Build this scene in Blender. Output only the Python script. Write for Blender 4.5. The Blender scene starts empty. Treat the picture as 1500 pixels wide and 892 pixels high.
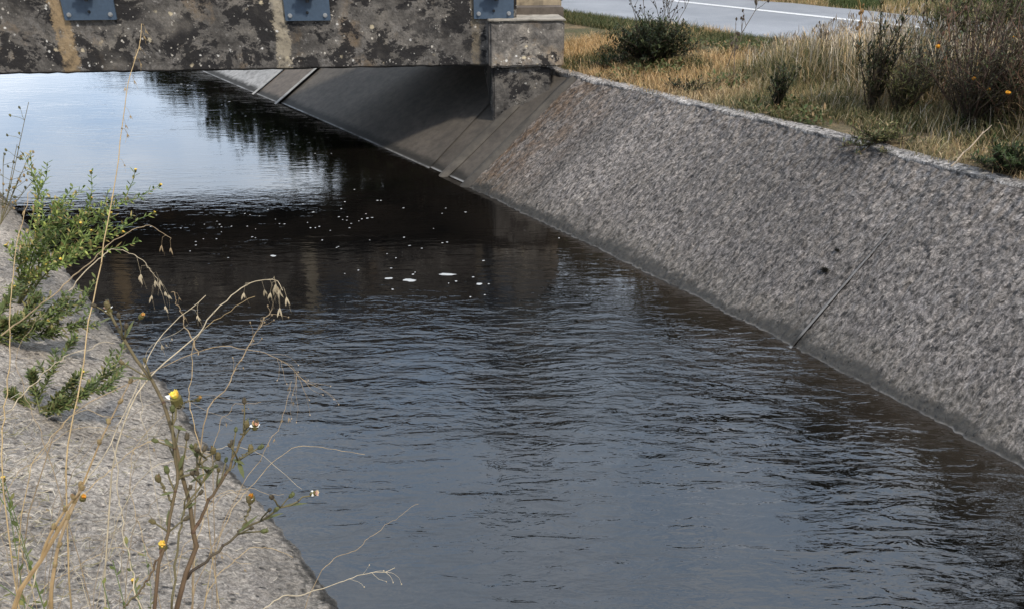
import bpy, math, random
import numpy as np
from mathutils import Vector, Matrix
random.seed(7)
RNG = np.random.default_rng(11)
scn = bpy.context.scene
COL = scn.collection
CAM_H = 2.6
FPX = 1150.0
TH = math.atan(559 / 1150.0)

# ------------------------------------------------------------------ layout helpers
def g(px, py, z=0.0):
    u = (px - 750) / FPX; v = (py - 446) / FPX
    d = (CAM_H - z) / (math.sin(TH) + v * math.cos(TH))
    return Vector((u * d, d * (math.cos(TH) - v * math.sin(TH)), z))

def P(px, py, d):
    u = (px - 750) / FPX; v = (py - 446) / FPX
    return Vector((u * d, d * (math.cos(TH) - v * math.sin(TH)), CAM_H - d * (math.sin(TH) + v * math.cos(TH))))

def V(*a): return Vector(a)

# ------------------------------------------------------------------ value noise (numpy)
def _h(ix, iy, seed):
    n = (ix.astype(np.int64) * 374761393 + iy.astype(np.int64) * 668265263 + seed * 144665) & 0xffffffff
    n = ((n ^ (n >> 13)) * 1274126177) & 0xffffffff
    n = n ^ (n >> 16)
    return (n & 0xffff) / 65535.0

def vnoise(x, y, seed=0):
    ix = np.floor(x); iy = np.floor(y)
    fx = x - ix; fy = y - iy
    fx = fx * fx * (3 - 2 * fx); fy = fy * fy * (3 - 2 * fy)
    a = _h(ix, iy, seed); b = _h(ix + 1, iy, seed); c = _h(ix, iy + 1, seed); d = _h(ix + 1, iy + 1, seed)
    return (a * (1 - fx) + b * fx) * (1 - fy) + (c * (1 - fx) + d * fx) * fy

# ------------------------------------------------------------------ node helpers
class NT:
    def __init__(s, name, rough=0.9):
        s.m = bpy.data.materials.new(name); s.m.use_nodes = True
        s.t = s.m.node_tree; s.n = s.t.nodes
        s.b = s.n['Principled BSDF']; s.b.inputs['Roughness'].default_value = rough
        s.out = s.n['Material Output']
    def add(s, typ, **kw):
        o = s.n.new(typ)
        for k, v in kw.items(): setattr(o, k, v)
        return o
    def link(s, a, b): s.t.links.new(a, b)
    def setin(s, node, name, v):
        i = node.inputs[name]
        if hasattr(v, 'is_linked') or isinstance(v, bpy.types.NodeSocket): s.link(v, i)
        else: i.default_value = v
    def coord(s, which='Object', scale=(1, 1, 1), rot=(0, 0, 0)):
        if which == 'POS':
            o = s.add('ShaderNodeNewGeometry').outputs['Position']
        elif which == 'UV':
            u = s.add('ShaderNodeUVMap'); u.uv_map = 'UVMap'; o = u.outputs[0]
        else:
            o = s.add('ShaderNodeTexCoord').outputs[which]
        mp = s.add('ShaderNodeMapping'); s.link(o, mp.inputs[0])
        mp.inputs['Scale'].default_value = scale; mp.inputs['Rotation'].default_value = rot
        return mp.outputs[0]
    def noise(s, vec, scale, detail=6, rough=.6, dist=0):
        o = s.add('ShaderNodeTexNoise'); s.link(vec, o.inputs['Vector'])
        o.inputs['Scale'].default_value = scale; o.inputs['Detail'].default_value = detail
        o.inputs['Roughness'].default_value = rough; o.inputs['Distortion'].default_value = dist
        return o.outputs['Fac']
    def voro(s, vec, scale, feature='F1', rnd=1.0, out='Distance'):
        o = s.add('ShaderNodeTexVoronoi', feature=feature); s.link(vec, o.inputs['Vector'])
        o.inputs['Scale'].default_value = scale; o.inputs['Randomness'].default_value = rnd
        return o.outputs[out]
    def ramp(s, fac, stops, interp='LINEAR'):
        o = s.add('ShaderNodeValToRGB'); s.link(fac, o.inputs[0]); e = o.color_ramp.elements
        o.color_ramp.interpolation = interp
        while len(e) < len(stops): e.new(0.5)
        for i, (p, c) in enumerate(stops):
            e[i].position = p
            if not hasattr(c, '__len__'): c = (c, c, c)
            e[i].color = (*c[:3], 1)
        return o.outputs[0]
    def mix(s, fac, a, b, mode='MIX'):
        o = s.add('ShaderNodeMix', data_type='RGBA', blend_type=mode)
        for idx, v in ((0, fac), (6, a), (7, b)):
            if isinstance(v, bpy.types.NodeSocket): s.link(v, o.inputs[idx])
            elif idx == 0: o.inputs[0].default_value = v
            else: o.inputs[idx].default_value = (*v[:3], 1) if hasattr(v, '__len__') else (v, v, v, 1)
        return o.outputs[2]
    def math(s, op, a, b=0.0, clamp=False):
        o = s.add('ShaderNodeMath', operation=op, use_clamp=clamp)
        for i, v in enumerate((a, b)):
            if isinstance(v, bpy.types.NodeSocket): s.link(v, o.inputs[i])
            else: o.inputs[i].default_value = v
        return o.outputs[0]
    def sep(s, vec):
        o = s.add('ShaderNodeSeparateXYZ'); s.link(vec, o.inputs[0]); return o.outputs
    def bump(s, h, strength=.5, dist=.01, prev=None):
        o = s.add('ShaderNodeBump'); s.link(h, o.inputs['Height'])
        o.inputs['Strength'].default_value = strength; o.inputs['Distance'].default_value = dist
        if prev is not None: s.link(prev, o.inputs['Normal'])
        return o.outputs[0]
    def base(s, c):
        if isinstance(c, bpy.types.NodeSocket): s.link(c, s.b.inputs['Base Color'])
        else: s.b.inputs['Base Color'].default_value = (*c, 1)
    def normal(s, n): s.link(n, s.b.inputs['Normal'])

# ------------------------------------------------------------------ materials
def mat_rough_concrete(name, tint=(1, 1, 1), grain=(1, 1), stain_s=None, wz=(.05, .085), con=1.0):
    t = NT(name, .95)
    uv = t.coord('UV'); an = t.coord('UV', (1.0 * grain[0], .42 * grain[1], 1))
    big = t.noise(t.coord('UV', (1, .55, 1)), 1.1, 7, .7); mid = t.noise(uv, 5.5, 6, .65); an1 = t.noise(an, 39, 6, .8, .6)
    base = t.ramp(big, [(.3, (.170 * tint[0], .166 * tint[1], .172 * tint[2])), (.7, (.262 * tint[0], .252 * tint[1], .248 * tint[2]))])
    base = t.mix(t.ramp(mid, [(.35, 0), (.75, .65)]), base, (.30 * tint[0], .285 * tint[1], .265 * tint[2]))
    fine = t.ramp(t.noise(t.coord('UV', (1, .6, 1)), 95, 4, .8), [(.36, .35), (.5, 1), (.64, 1.8)])
    base = t.mix(.75 * con, base, fine, 'MULTIPLY')
    sp = t.ramp(an1, [(.39, .16), (.465, .70), (.52, 1.05), (.61, 1.95)])  # concrete grain plus painted-in cavity shade: hollows darker, raised strokes brighter
    st2 = t.noise(t.coord('UV', (1, .18, 1)), 1.6, 4, .6)
    base = t.mix(.8, base, t.ramp(st2, [(.35, .62), (.65, 1.28)]), 'MULTIPLY')
    base = t.mix(con, base, sp, 'MULTIPLY')
    pit = t.voro(t.coord('UV', (1, .55, 1)), 30)
    pitm = t.math('MULTIPLY', t.ramp(pit, [(.20, 1), (.34, 0)]), t.ramp(t.noise(uv, 12, 4), [(.49, 0), (.57, 1)]))
    base = t.mix(t.math('MULTIPLY', pitm, .85), base, (.025, .024, .024))
    # brown stain near the bridge end, streaks running down slope
    st = t.noise(t.coord('UV', (1, .12, 1)), 9, 5, .6)
    base = t.mix(t.ramp(st, [(.58, 0), (.75, .35)]), base, (.10, .09, .08))
    pos = t.coord('POS'); z = t.sep(pos)[2]
    if stain_s is not None:
        du = t.math('SUBTRACT', t.sep(uv)[0], stain_s); du = t.math('ADD', du, t.math('MULTIPLY', t.math('SUBTRACT', t.noise(uv, 2.5, 6, .7), .5), 1.1))
        sm = t.math('MULTIPLY', t.ramp(du, [(.15, 1), (1.05, 0)]), t.ramp(t.noise(t.coord('UV', (1, .3, 1)), 8, 6, .75), [(.42, .1), (.56, .9)]))
        base = t.mix(sm, base, t.ramp(an1, [(.4, (.03, .02, .013)), (.6, (.17, .105, .06))]))
    zz = t.math('ADD', z, t.math('MULTIPLY', t.math('SUBTRACT', t.noise(uv, 9, 6, .8), .5), .14))
    zz = t.math('ADD', zz, t.math('MULTIPLY', t.math('SUBTRACT', t.noise(uv, 1.8, 6, .7), .45), .18))
    wet = t.ramp(zz, [(wz[0] - .012, 1), (wz[1] - .012, 0)])
    base = t.mix(wet, base, (.022, .019, .016))
    base = t.mix(t.math('MULTIPLY', t.ramp(zz, [(.10, .45), (.22, 0)]), .8), base, t.ramp(an1, [(.4, (.05, .045, .035)), (.62, (.15, .135, .11))]))
    base = t.mix(wet, base, t.ramp(t.noise(uv, 30, 5, .7), [(.35, (.014, .012, .010)), (.7, (.05, .045, .036))]))
    line = t.math('MULTIPLY', t.ramp(z, [(.003, .8), (.009, 0)]), t.ramp(t.noise(uv, 2.5, 5, .7), [(.42, 0.1), (.62, 1)]))
    base = t.mix(line, base, (.20, .19, .18))
    t.base(base)
    r = t.mix(wet, .95, .45); t.link(r, t.b.inputs['Roughness'])
    n1 = t.bump(t.noise(an, 38, 6, .75, .6), .9, .03)
    n2 = t.bump(pitm, .8, -.02, n1)
    n3 = t.bump(t.noise(uv, 190, 3, .7), .5, .006, n2)
    t.normal(n3)
    return t.m

def mat_smooth_concrete(name, c0, c1, wetband=True, warm=.0):
    t = NT(name, .9)
    pos = t.coord('POS'); a = t.noise(pos, 1.4, 6, .65); b = t.noise(pos, 11, 6, .7)
    base = t.mix(t.ramp(a, [(.3, 0), (.7, 1)]), c0, c1)
    base = t.mix(.8, base, t.ramp(b, [(.3, .55), (.55, 1), (.8, 1.25)]), 'MULTIPLY')
    st = t.noise(t.coord('POS', (1, 1, .15)), 7, 5, .6)
    base = t.mix(t.ramp(st, [(.52, 0), (.72, .6)]), base, (.045, .04, .036))
    if wetband:
        z = t.sep(pos)[2]
        zz = t.math('ADD', z, t.math('MULTIPLY', t.math('SUBTRACT', t.noise(pos, 6, 5, .7), .5), .08))
        base = t.mix(t.ramp(zz, [(.04, 1), (.08, 0)]), base, (.02, .018, .015))
        base = t.mix(t.math('MULTIPLY', t.ramp(z, [(.005, .8), (.014, 0)]), t.ramp(t.noise(pos, 2.2, 5, .7), [(.4, .2), (.6, 1)])), base, (.30, .30, .30))
    t.base(base); t.normal(t.bump(b, .5, .01, t.bump(t.noise(pos, 70, 4, .7), .35, .006)))
    return t.m

def mat_lichen(name='lichen_concrete', black=.515, bgate=.36, stripes=True, lowdark=True, lum=1.0):
    t = NT(name, .95)
    o = t.coord('Object'); x, y, z = t.sep(o)
    a = t.noise(o, 2.2, 6, .6); b = t.noise(o, 9, 8, .7); c = t.noise(o, 40, 6, .7)
    base = t.ramp(a, [(.32, (.055, .05, .045)), (.48, (.115, .105, .095)), (.66, (.19, .17, .145)), (.8, (.27, .21, .14))])
    base = t.mix(.9, base, t.ramp(b, [(.3, .45), (.52, 1), (.75, 1.5)]), 'MULTIPLY')
    base = t.mix(.7, base, t.ramp(c, [(.3, .5), (.5, 1), (.8, 1.6)]), 'MULTIPLY')
    # ochre wash
    base = t.mix(t.ramp(t.noise(o, 1.7, 5, .7), [(.56, 0), (.72, .55)]), base, (.26, .17, .085))
    # pale grey lichen blotches
    gl = t.math('MULTIPLY', t.ramp(t.noise(t.coord('Object', (1, 1, 1.2)), 5, 6, .75), [(.55, 0), (.63, 1)]), .5)
    base = t.mix(gl, base, (.24, .225, .21))
    # black lichen crust
    blk = t.noise(t.coord('Object', (1, 1, 1.35)), 2.2, 10, .76, .3)
    bm = t.ramp(blk, [(black, 0), (black + .025, 1)])
    bm = t.math('MULTIPLY', bm, t.ramp(t.noise(o, 1.3, 3, .5), [(bgate, .15), (bgate + .12, 1)]))
    base = t.mix(t.math('MULTIPLY', bm, .93), base, (.012, .011, .012))
    # vertical run-off strips of bare tan concrete
    for cx, w, col in (STRIPES if stripes else []):
        wob = t.math('MULTIPLY', t.math('SUBTRACT', t.noise(t.coord('Object', (.2, 1, 1)), 5, 4, .7), .5), .12)
        d = t.math('ABSOLUTE', t.math('ADD', t.math('SUBTRACT', x, cx), wob))
        d = t.math('ADD', d, t.math('MULTIPLY', t.math('SUBTRACT', c, .5), .14))
        m = t.ramp(t.math('DIVIDE', d, w), [(.8, .85), (1.0, 0)])
        m = t.math('MULTIPLY', m, t.ramp(t.noise(o, 7, 5, .7), [(.35, .1), (.52, 1)]))
        base = t.mix(m, base, t.mix(b, tuple(v * .7 for v in col), tuple(v * 1.3 for v in col)))
    # white and cream lichen specks
    for sc, th, gate, col in ((15, .20, .55, (.50, .46, .40)), (30, .24, .56, (.40, .38, .34)), (7.5, .20, .55, (.46, .39, .27)), (11, .17, .54, (.6, .58, .54))):
        v = t.math('ADD', t.voro(o, sc), t.math('MULTIPLY', t.math('SUBTRACT', c, .5), .5))
        m = t.math('MULTIPLY', t.ramp(v, [(th * .7, 1), (th, 0)]), t.ramp(t.noise(o, sc * .28, 3, .7), [(gate, 0), (gate + .05, 1)]))
        base = t.mix(m, base, col)
    # dark lower edge
    if lowdark: base = t.mix(t.ramp(t.math('ADD', z, t.math('MULTIPLY', b, .03)), [(.02, .9), (.05, 0)]), base, (.018, .016, .014))
    base = t.mix(1.0, base, (lum, lum, lum), 'MULTIPLY')
    t.base(base)
    t.normal(t.bump(c, .5, .012, t.bump(b, .6, .03)))
    return t.m

def mat_vcol(name, rough=.7, trans=.0, spec=.3):
    t = NT(name, rough)
    a = t.add('ShaderNodeVertexColor'); a.layer_name = 'Col'
    n = t.noise(t.coord('POS'), 60, 3, .6)
    c = t.mix(.6, a.outputs[0], t.ramp(n, [(.3, .6), (.7, 1.35)]), 'MULTIPLY')
    t.base(c); t.b.inputs['Specular IOR Level'].default_value = spec
    if trans > 0:
        tr = t.add('ShaderNodeBsdfTranslucent'); t.link(c, tr.inputs[0])
        mx = t.add('ShaderNodeMixShader'); mx.inputs[0].default_value = trans
        t.link(t.b.outputs[0], mx.inputs[1]); t.link(tr.outputs[0], mx.inputs[2]); t.link(mx.outputs[0], t.out.inputs[0])
    return t.m

def mat_ground():
    t = NT('dry_turf_soil', 1)
    p = t.coord('POS'); a = t.noise(p, 1.2, 5, .6); b = t.noise(p, 9, 6, .75); c = t.noise(p, 60, 5, .7)
    base = t.ramp(b, [(.3, (.10, .075, .045)), (.48, (.22, .165, .095)), (.62, (.36, .26, .145)), (.8, (.44, .33, .2))])
    base = t.mix(t.ramp(a, [(.45, 0), (.6, .8)]), base, t.mix(c, (.035, .045, .018), (.12, .13, .055)))
    base = t.mix(.8, base, t.ramp(c, [(.3, .4), (.55, 1), (.8, 1.5)]), 'MULTIPLY')
    t.base(base); t.normal(t.bump(c, .8, .03, t.bump(b, .8, .06)))
    return t.m

def mat_asphalt():
    t = NT('grey_asphalt', .75)
    p = t.coord('POS'); c = t.noise(p, 180, 3, .7); a = t.noise(p, .8, 5, .6)
    base = t.mix(t.ramp(a, [(.35, 0), (.65, 1)]), (.22, .235, .26), (.30, .315, .345))
    base = t.mix(.6, base, t.ramp(c, [(.3, .6), (.7, 1.3)]), 'MULTIPLY')
    t.base(base); t.normal(t.bump(c, .4, .005)); return t.m

def mat_paint():
    t = NT('worn_white_paint', .6)
    p = t.coord('POS'); n = t.noise(p, 30, 5, .75)
    t.base(t.mix(t.ramp(n, [(.38, 1), (.46, 0)]), (.72, .73, .74), (.33, .34, .36))); return t.m

def mat_water():
    t = NT('dark_canal_water', .02)
    p = t.coord('POS'); px, py, pz = t.sep(p)
    silt = t.noise(p, 1.1, 5, .65)
    # shallow, browner water over the toe of the far wall
    t.base(t.ramp(silt, [(.35, (.005, .0045, .004)), (.65, (.013, .0105, .0085))]))
    t.b.inputs['IOR'].default_value = WATER_IOR
    t.b.inputs['Specular IOR Level'].default_value = .5
    # chop: crests lie across the picture, longer than they are deep
    r1 = t.noise(t.coord('POS', (1.5, 6.0, 1), (0, 0, math.radians(6))), 1.3, 4, .52, .6)
    r2 = t.noise(t.coord('POS', (2.4, 7.0, 1), (0, 0, math.radians(-24))), 2.1, 3, .5, .7)
    r3 = t.noise(t.coord('POS', (1, 2.2, 1), (0, 0, math.radians(12))), 17, 3, .5, .3)
    sw = t.noise(t.coord('POS', (.6, 1.6, 1), (0, 0, math.radians(20))), 1.4, 2, .5, .6)
    h = t.math('ADD', t.math('MULTIPLY', r1, .55), t.math('MULTIPLY', r2, .45))
    # patchiness: rougher across the middle of the reach, glassy upstream
    band = t.ramp(t.math('DIVIDE', t.math('ADD', py, t.math('MULTIPLY', px, -.05)), 12.0),
                  [(.10, .8), (.27, .9), (.32, 1.4), (.385, 1.9), (.425, .9), (.465, .38), (.58, .26), (.66, .26), (.74, .20), (.80, .10), (.90, .17), (1.0, .19)])
    patch = t.ramp(t.noise(t.coord('POS', (.7, 1.4, 1)), .9, 4, .6), [(.35, .30), (.65, 1.4)])
    amp = t.math('MULTIPLY', band, patch)
    dw = t.math('SUBTRACT', 4.15, t.math('ADD', t.math('MULTIPLY', px, .84), t.math('MULTIPLY', py, .54)))
    amp = t.math('MULTIPLY', amp, t.ramp(dw, [(.1, .3), (.95, 1)]))
    toe = t.math('ADD', dw, t.math('MULTIPLY', t.math('SUBTRACT', silt, .5), .9))
    t.base(t.mix(t.math('MULTIPLY', t.ramp(toe, [(.1, 1), (.85, 0)]), t.ramp(t.math('DIVIDE', py, 12.0), [(.5, 1), (.66, .2)])), t.ramp(silt, [(.35, (.002, .002, .002)), (.65, (.0065, .0054, .0045))]), t.mix(t.noise(p, 6, 6, .7), (.011, .009, .007), (.028, .022, .017))))
    hh = t.math('ADD', t.math('MULTIPLY', t.math('SUBTRACT', h, .5), amp), t.math('MULTIPLY', t.math('SUBTRACT', sw, .5), t.math('MULTIPLY', amp, .5)))
    hh = t.math('ADD', hh, t.math('MULTIPLY', t.math('MULTIPLY', t.math('SUBTRACT', r3, .5), .07), amp))
    t.normal(t.bump(hh, 1.0, WATER_BUMP))
    return t.m

def mat_plain(name, c, rough=.5, metal=0, var=.35, scale=25):
    t = NT(name, rough); t.b.inputs['Metallic'].default_value = metal
    n = t.noise(t.coord('Object'), scale, 5, .7)
    t.base(t.mix(n, tuple(v * (1 - var) for v in c), tuple(v * (1 + var) for v in c)))
    t.normal(t.bump(n, .15, .004)); return t.m

WATER_IOR = 1.7
WATER_BUMP = .019
STRIPES = []

# ------------------------------------------------------------------ object helpers
def tag(o, label=None, cat=None, group=None, kind=None):
    for k, v in (('label', label), ('category', cat), ('group', group), ('kind', kind)):
        if v: o[k] = v
    return o
def empty(name, loc, label, cat, group=None, rz=0):
    o = bpy.data.objects.new(name, None); COL.objects.link(o)
    o.empty_display_size = .1
    o.location = loc; o.rotation_euler = (0, 0, rz)
    M0[o.name] = Matrix.Translation(loc) @ Matrix.Rotation(rz, 4, 'Z')
    return tag(o, label, cat, group)
M0 = {}
def link(name, me, mat, parent=None, local=False):
    """mesh in world coordinates unless local; under a parent it is stored in the parent's space"""
    o = bpy.data.objects.new(name, me); COL.objects.link(o)
    if mat: me.materials.append(mat)
    if parent is not None:
        o.parent = parent
        if not local:
            m = Matrix.Identity(4); q = parent; chain = []
            while q is not None:
                chain.append(M0.get(q.name, Matrix.Identity(4))); q = q.parent
            for mm in chain: m = mm @ m
            me.transform(m.inverted())
    return o

class MB:
    """collects vertices, faces, colours"""
    def __init__(s): s.v = []; s.f = []; s.c = []; s.n = 0
    def addv(s, pts, col=(1, 1, 1)):
        i = s.n
        for p in pts: s.v.append(tuple(p)); s.c.append(col)
        s.n += len(pts); return i
    def box(s, x0, x1, y0, y1, z0, z1, col=(1, 1, 1), M=None):
        ps = [Vector(p) for p in ((x0, y0, z0), (x1, y0, z0), (x1, y1, z0), (x0, y1, z0), (x0, y0, z1), (x1, y0, z1), (x1, y1, z1), (x0, y1, z1))]
        if M is not None: ps = [M @ p for p in ps]
        i = s.addv(ps, col)
        for q in ((0, 3, 2, 1), (4, 5, 6, 7), (0, 1, 5, 4), (1, 2, 6, 5), (2, 3, 7, 6), (3, 0, 4, 7)): s.f.append(tuple(i + k for k in q))
    def tube(s, path, rad, sides=5, col=(1, 1, 1), col2=None):
        path = [Vector(p) for p in path]; n = len(path)
        if n < 2: return
        rings = []
        t0 = (path[1] - path[0]).normalized()
        a = t0.orthogonal().normalized()
        for k, p in enumerate(path):
            t = (path[min(k + 1, n - 1)] - path[max(k - 1, 0)])
            if t.length < 1e-9: t = t0
            t = t.normalized(); a = (a - t * a.dot(t))
            if a.length < 1e-6: a = t.orthogonal()
            a = a.normalized(); b = t.cross(a)
            r = rad[0] + (rad[1] - rad[0]) * k / (n - 1) if len(rad) == 2 else rad[k]
            cc = col if col2 is None else tuple(col[j] + (col2[j] - col[j]) * k / (n - 1) for j in range(3))
            rings.append(s.addv([p + (a * math.cos(2 * math.pi * q / sides) + b * math.sin(2 * math.pi * q / sides)) * r for q in range(sides)], cc))
        for k in range(n - 1):
            for q in range(sides):
                s.f.append((rings[k] + q, rings[k] + (q + 1) % sides, rings[k + 1] + (q + 1) % sides, rings[k + 1] + q))
        s.f.append(tuple(rings[0] + q for q in reversed(range(sides)))); s.f.append(tuple(rings[-1] + q for q in range(sides)))
    def leaf(s, p, d, up, L, W, col, fold=.15, droop=.15):
        d = d.normalized(); side = d.cross(up)
        if side.length < 1e-5: side = d.orthogonal()
        side.normalize(); nn = side.cross(d)
        m1 = p + d * L * .35 - nn * fold * W; m2 = p + d * L * .7 - nn * (fold * W + droop * L * .4); tip = p + d * L - nn * droop * L
        i = s.addv([p, m1 + side * W * .5, m1, m1 - side * W * .5, m2 + side * W * .42, m2, m2 - side * W * .42, tip], col)
        for q in ((0, 2, 1), (0, 3, 2), (1, 2, 5, 4), (2, 3, 6, 5), (4, 5, 7), (5, 6, 7)): s.f.append(tuple(i + k for k in q))
    def ball(s, p, r, col, seg=6, rings=4, sq=(1, 1, 1), jit=0):
        i0 = s.n; pts = []
        for a in range(rings + 1):
            th = math.pi * a / rings
            for b in range(seg):
                ph = 2 * math.pi * b / seg; q = r * (1 + random.uniform(-jit, jit))
                pts.append(p + V(math.sin(th) * math.cos(ph) * q * sq[0], math.sin(th) * math.sin(ph) * q * sq[1], math.cos(th) * q * sq[2]))
        s.addv(pts, col)
        for a in range(rings):
            for b in range(seg):
                s.f.append((i0 + a * seg + b, i0 + (a + 1) * seg + b, i0 + (a + 1) * seg + (b + 1) % seg, i0 + a * seg + (b + 1) % seg))
    def join(s, o):
        s.f += [tuple(i + s.n for i in f) for f in o.f]; s.v += o.v; s.c += o.c; s.n += o.n
    def build(s, name, mat, parent=None, smooth=False):
        me = bpy.data.meshes.new(name); me.from_pydata(s.v, [], s.f); me.update()
        a = me.color_attributes.new('Col', 'FLOAT_COLOR', 'POINT')
        arr = np.ones((len(s.v), 4), np.float32); arr[:, :3] = np.array(s.c, np.float32).reshape(-1, 3)
        a.data.foreach_set('color', arr.ravel())
        if smooth: me.polygons.foreach_set('use_smooth', [True] * len(me.polygons))
        return link(name, me, mat, parent)

def np_mesh(name, verts, faces, mat, cols=None, uv=None, smooth=True, parent=None):
    me = bpy.data.meshes.new(name); nv = len(verts); nf = len(faces); k = faces.shape[1]
    me.vertices.add(nv); me.vertices.foreach_set('co', verts.astype(np.float32).ravel())
    me.loops.add(nf * k); me.loops.foreach_set('vertex_index', faces.astype(np.int32).ravel())
    me.polygons.add(nf); me.polygons.foreach_set('loop_start', np.arange(0, nf * k, k, dtype=np.int32))
    me.polygons.foreach_set('use_smooth', np.full(nf, smooth))
    me.update(calc_edges=True)
    if uv is not None:
        l = me.uv_layers.new(name='UVMap'); l.data.foreach_set('uv', uv[faces.ravel()].astype(np.float32).ravel())
    if cols is not None:
        a = me.color_attributes.new('Col', 'FLOAT_COLOR', 'POINT')
        c4 = np.ones((nv, 4), np.float32); c4[:, :3] = cols; a.data.foreach_set('color', c4.ravel())
    me.validate()
    return link(name, me, mat, parent)

def grid_faces(nu, nv):
    i = np.arange(nu - 1)[:, None] * nv + np.arange(nv - 1)[None, :]
    i = i.ravel(); return np.stack([i, i + nv, i + nv + 1, i + 1], 1)

# ------------------------------------------------------------------ canal lines
WR = np.array([(-78, 112), (-24, 39.8), (-5.91, 15.54), (-3.22, 12.03), (-.86, 8.78), (.62, 6.72), (1.76, 4.97), (2.7, 3.4), (4.4, .5), (9.4, -8)], float)
TR = np.array([(-76.5, 113), (-22.4, 40.8), (-4.35, 16.55), (-1.75, 13.0), (.53, 9.66), (1.69, 7.87), (2.6, 6.61), (3.19, 5.49), (3.44, 5.05), (5.8, 1.2), (10.8, -7.2)], float)
LA = np.array((-.69, 2.41)); LD = np.array((-.645, .764)); LM = np.array((-.764, -.645))
K_L = .68

def resample(poly, n=None, step=None, knots=None):
    d = np.r_[0, np.cumsum(np.hypot(*np.diff(poly, axis=0).T))]
    return d
def interp_poly(poly, s):
    d = resample(poly); return np.stack([np.interp(s, d, poly[:, 0]), np.interp(s, d, poly[:, 1])], -1)
def smooth_poly(poly, it=3):
    p = poly.copy()
    for _ in range(it):
        q = np.empty((2 * (len(p) - 1), 2)); q[0::2] = p[:-1] * .75 + p[1:] * .25; q[1::2] = p[:-1] * .25 + p[1:] * .75
        p = np.vstack([p[:1], q, p[-1:]])
    return p
WRs = smooth_poly(WR); TRs = smooth_poly(TR)
dT = resample(TRs)
# for each waterline point the top-edge point straight up the slope
dW = resample(WRs)
def wall_top(wp):
    """nearest crossing of the slope direction with the top line"""
    out = np.empty_like(wp)
    tt = np.linspace(0, dT[-1], 6000); tp = interp_poly(TRs, tt)
    tang = np.gradient(wp, axis=0); tang /= np.hypot(tang[:, 0], tang[:, 1])[:, None]
    for i, p in enumerate(wp):
        r = tp - p; al = np.abs(r @ tang[i]); al[(r ** 2).sum(1) > 16] = 9e9
        out[i] = tp[np.argmin(al)]
    return out

def s_at(poly, pt):
    d = resample(poly); ss = np.linspace(0, d[-1], 20000); pp = interp_poly(poly, ss)
    return ss[np.argmin(((pp - np.array(pt[:2])) ** 2).sum(1))]

CONC_ROUGH = mat_rough_concrete('rough_grey_concrete', (.68, .63, .585), stain_s=s_at(WRs, g(700, 272)))
CONC_LEFT = mat_rough_concrete('worn_pale_concrete', (1.7, 1.57, 1.38), (1.0, 2.0), wz=(.015, .05), con=.6)
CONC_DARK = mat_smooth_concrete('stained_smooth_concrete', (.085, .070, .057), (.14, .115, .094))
CONC_COPE = mat_smooth_concrete('pale_coping_concrete', (.17, .165, .155), (.27, .26, .245), False)
CONC_PIER = mat_smooth_concrete('weathered_tan_concrete', (.17, .145, .115), (.30, .255, .2), False)
CONC_GREY = mat_smooth_concrete('grey_post_concrete', (.17, .17, .175), (.24, .24, .24), False)
GROUND = mat_ground()
VEG = mat_vcol('leaf_and_blade', .65, .25)
WOOD = mat_vcol('stem_and_twig', .8, 0)
PETAL = mat_vcol('petal', .6, .2)

def wall_section(name, s0, s1, step, mat, parent, amp=0.0, off=0.0, nv=None, zlo=-.35, skew=0.0, seed=1):
    n = max(3, int((s1 - s0) / step)); ss = np.linspace(s0, s1, n)
    w = interp_poly(WRs, ss); tp = wall_top(w)
    L = np.hypot(*(tp - w).T).mean(); slant = math.hypot(L, 1)
    if nv is None: nv = max(3, int(slant / step))
    lo = zlo
    vv = np.linspace(lo, 1.0, int(nv * (1 - lo)))
    X = w[:, None, :] + (tp - w)[:, None, :] * vv[None, :, None]
    if skew: 
        tang = np.gradient(w, axis=0); tang /= np.hypot(*tang.T)[:, None]
        X = X + tang[:, None, :] * (skew * vv)[None, :, None]
    Z = np.broadcast_to(vv[None, :], X.shape[:2]).copy()
    U = np.broadcast_to(ss[:, None], Z.shape); Vv = np.broadcast_to((vv * slant)[None, :], Z.shape)
    disp = np.full(Z.shape, off)
    if amp:
        a = vnoise(U * 26, Vv * 13, seed) - .5; b = vnoise(U * 55 + 4 * a, Vv * 27, seed + 1) - .5; c = vnoise(U * 2.5, Vv * 2, seed + 2) - .5
        disp = disp + amp * (a * 1.0 + b * .7) + .02 * c
        hole = vnoise(U * 18, Vv * 9, seed + 5); disp = disp - amp * 2.2 * np.clip(hole - .8, 0, 1) * 4 * .4
    nrm = tp - w; nrm /= np.hypot(*nrm.T)[:, None]
    sl = 1 / math.hypot(1, L)
    X = X - nrm[:, None, :] * (disp * sl)[:, :, None]; Z = Z + disp * L * sl
    verts = np.concatenate([X, Z[:, :, None]], 2).reshape(-1, 3)
    uv = np.stack([U.ravel(), Vv.ravel()], 1)
    return np_mesh(name, verts, grid_faces(*Z.shape)[:, ::-1], mat, uv=uv, parent=parent)

# right bank wall ------------------------------------------------------------
sJ = s_at(WRs, g(1180, 500)); sB = s_at(WRs, g(700, 272)); sEnd = dW[-1] - .5
wallR = empty('canal_wall', g(1180, 500), 'rough grey sloping concrete canal wall on the right bank in front of the bridge', 'canal wall')
wall_section('wall_panel', sB, sJ - .006, .013, CONC_ROUGH, wallR, .016, 0, seed=3, skew=-.08)
wall_section('wall_panel', sJ + .006, sJ + 3.6, .013, CONC_ROUGH, wallR, .014, .004, seed=23, skew=-.08)
wall_section('wall_panel', sJ + 3.612, sEnd, .2, CONC_ROUGH, wallR, 0, .004, seed=23, skew=-.08)
wall_section('joint', sJ - .010, sJ + .010, .005, mat_smooth_concrete('grey_seam_mortar', (.10, .095, .09), (.19, .18, .17)), wallR, 0, .019, nv=20, skew=-.08)
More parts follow.
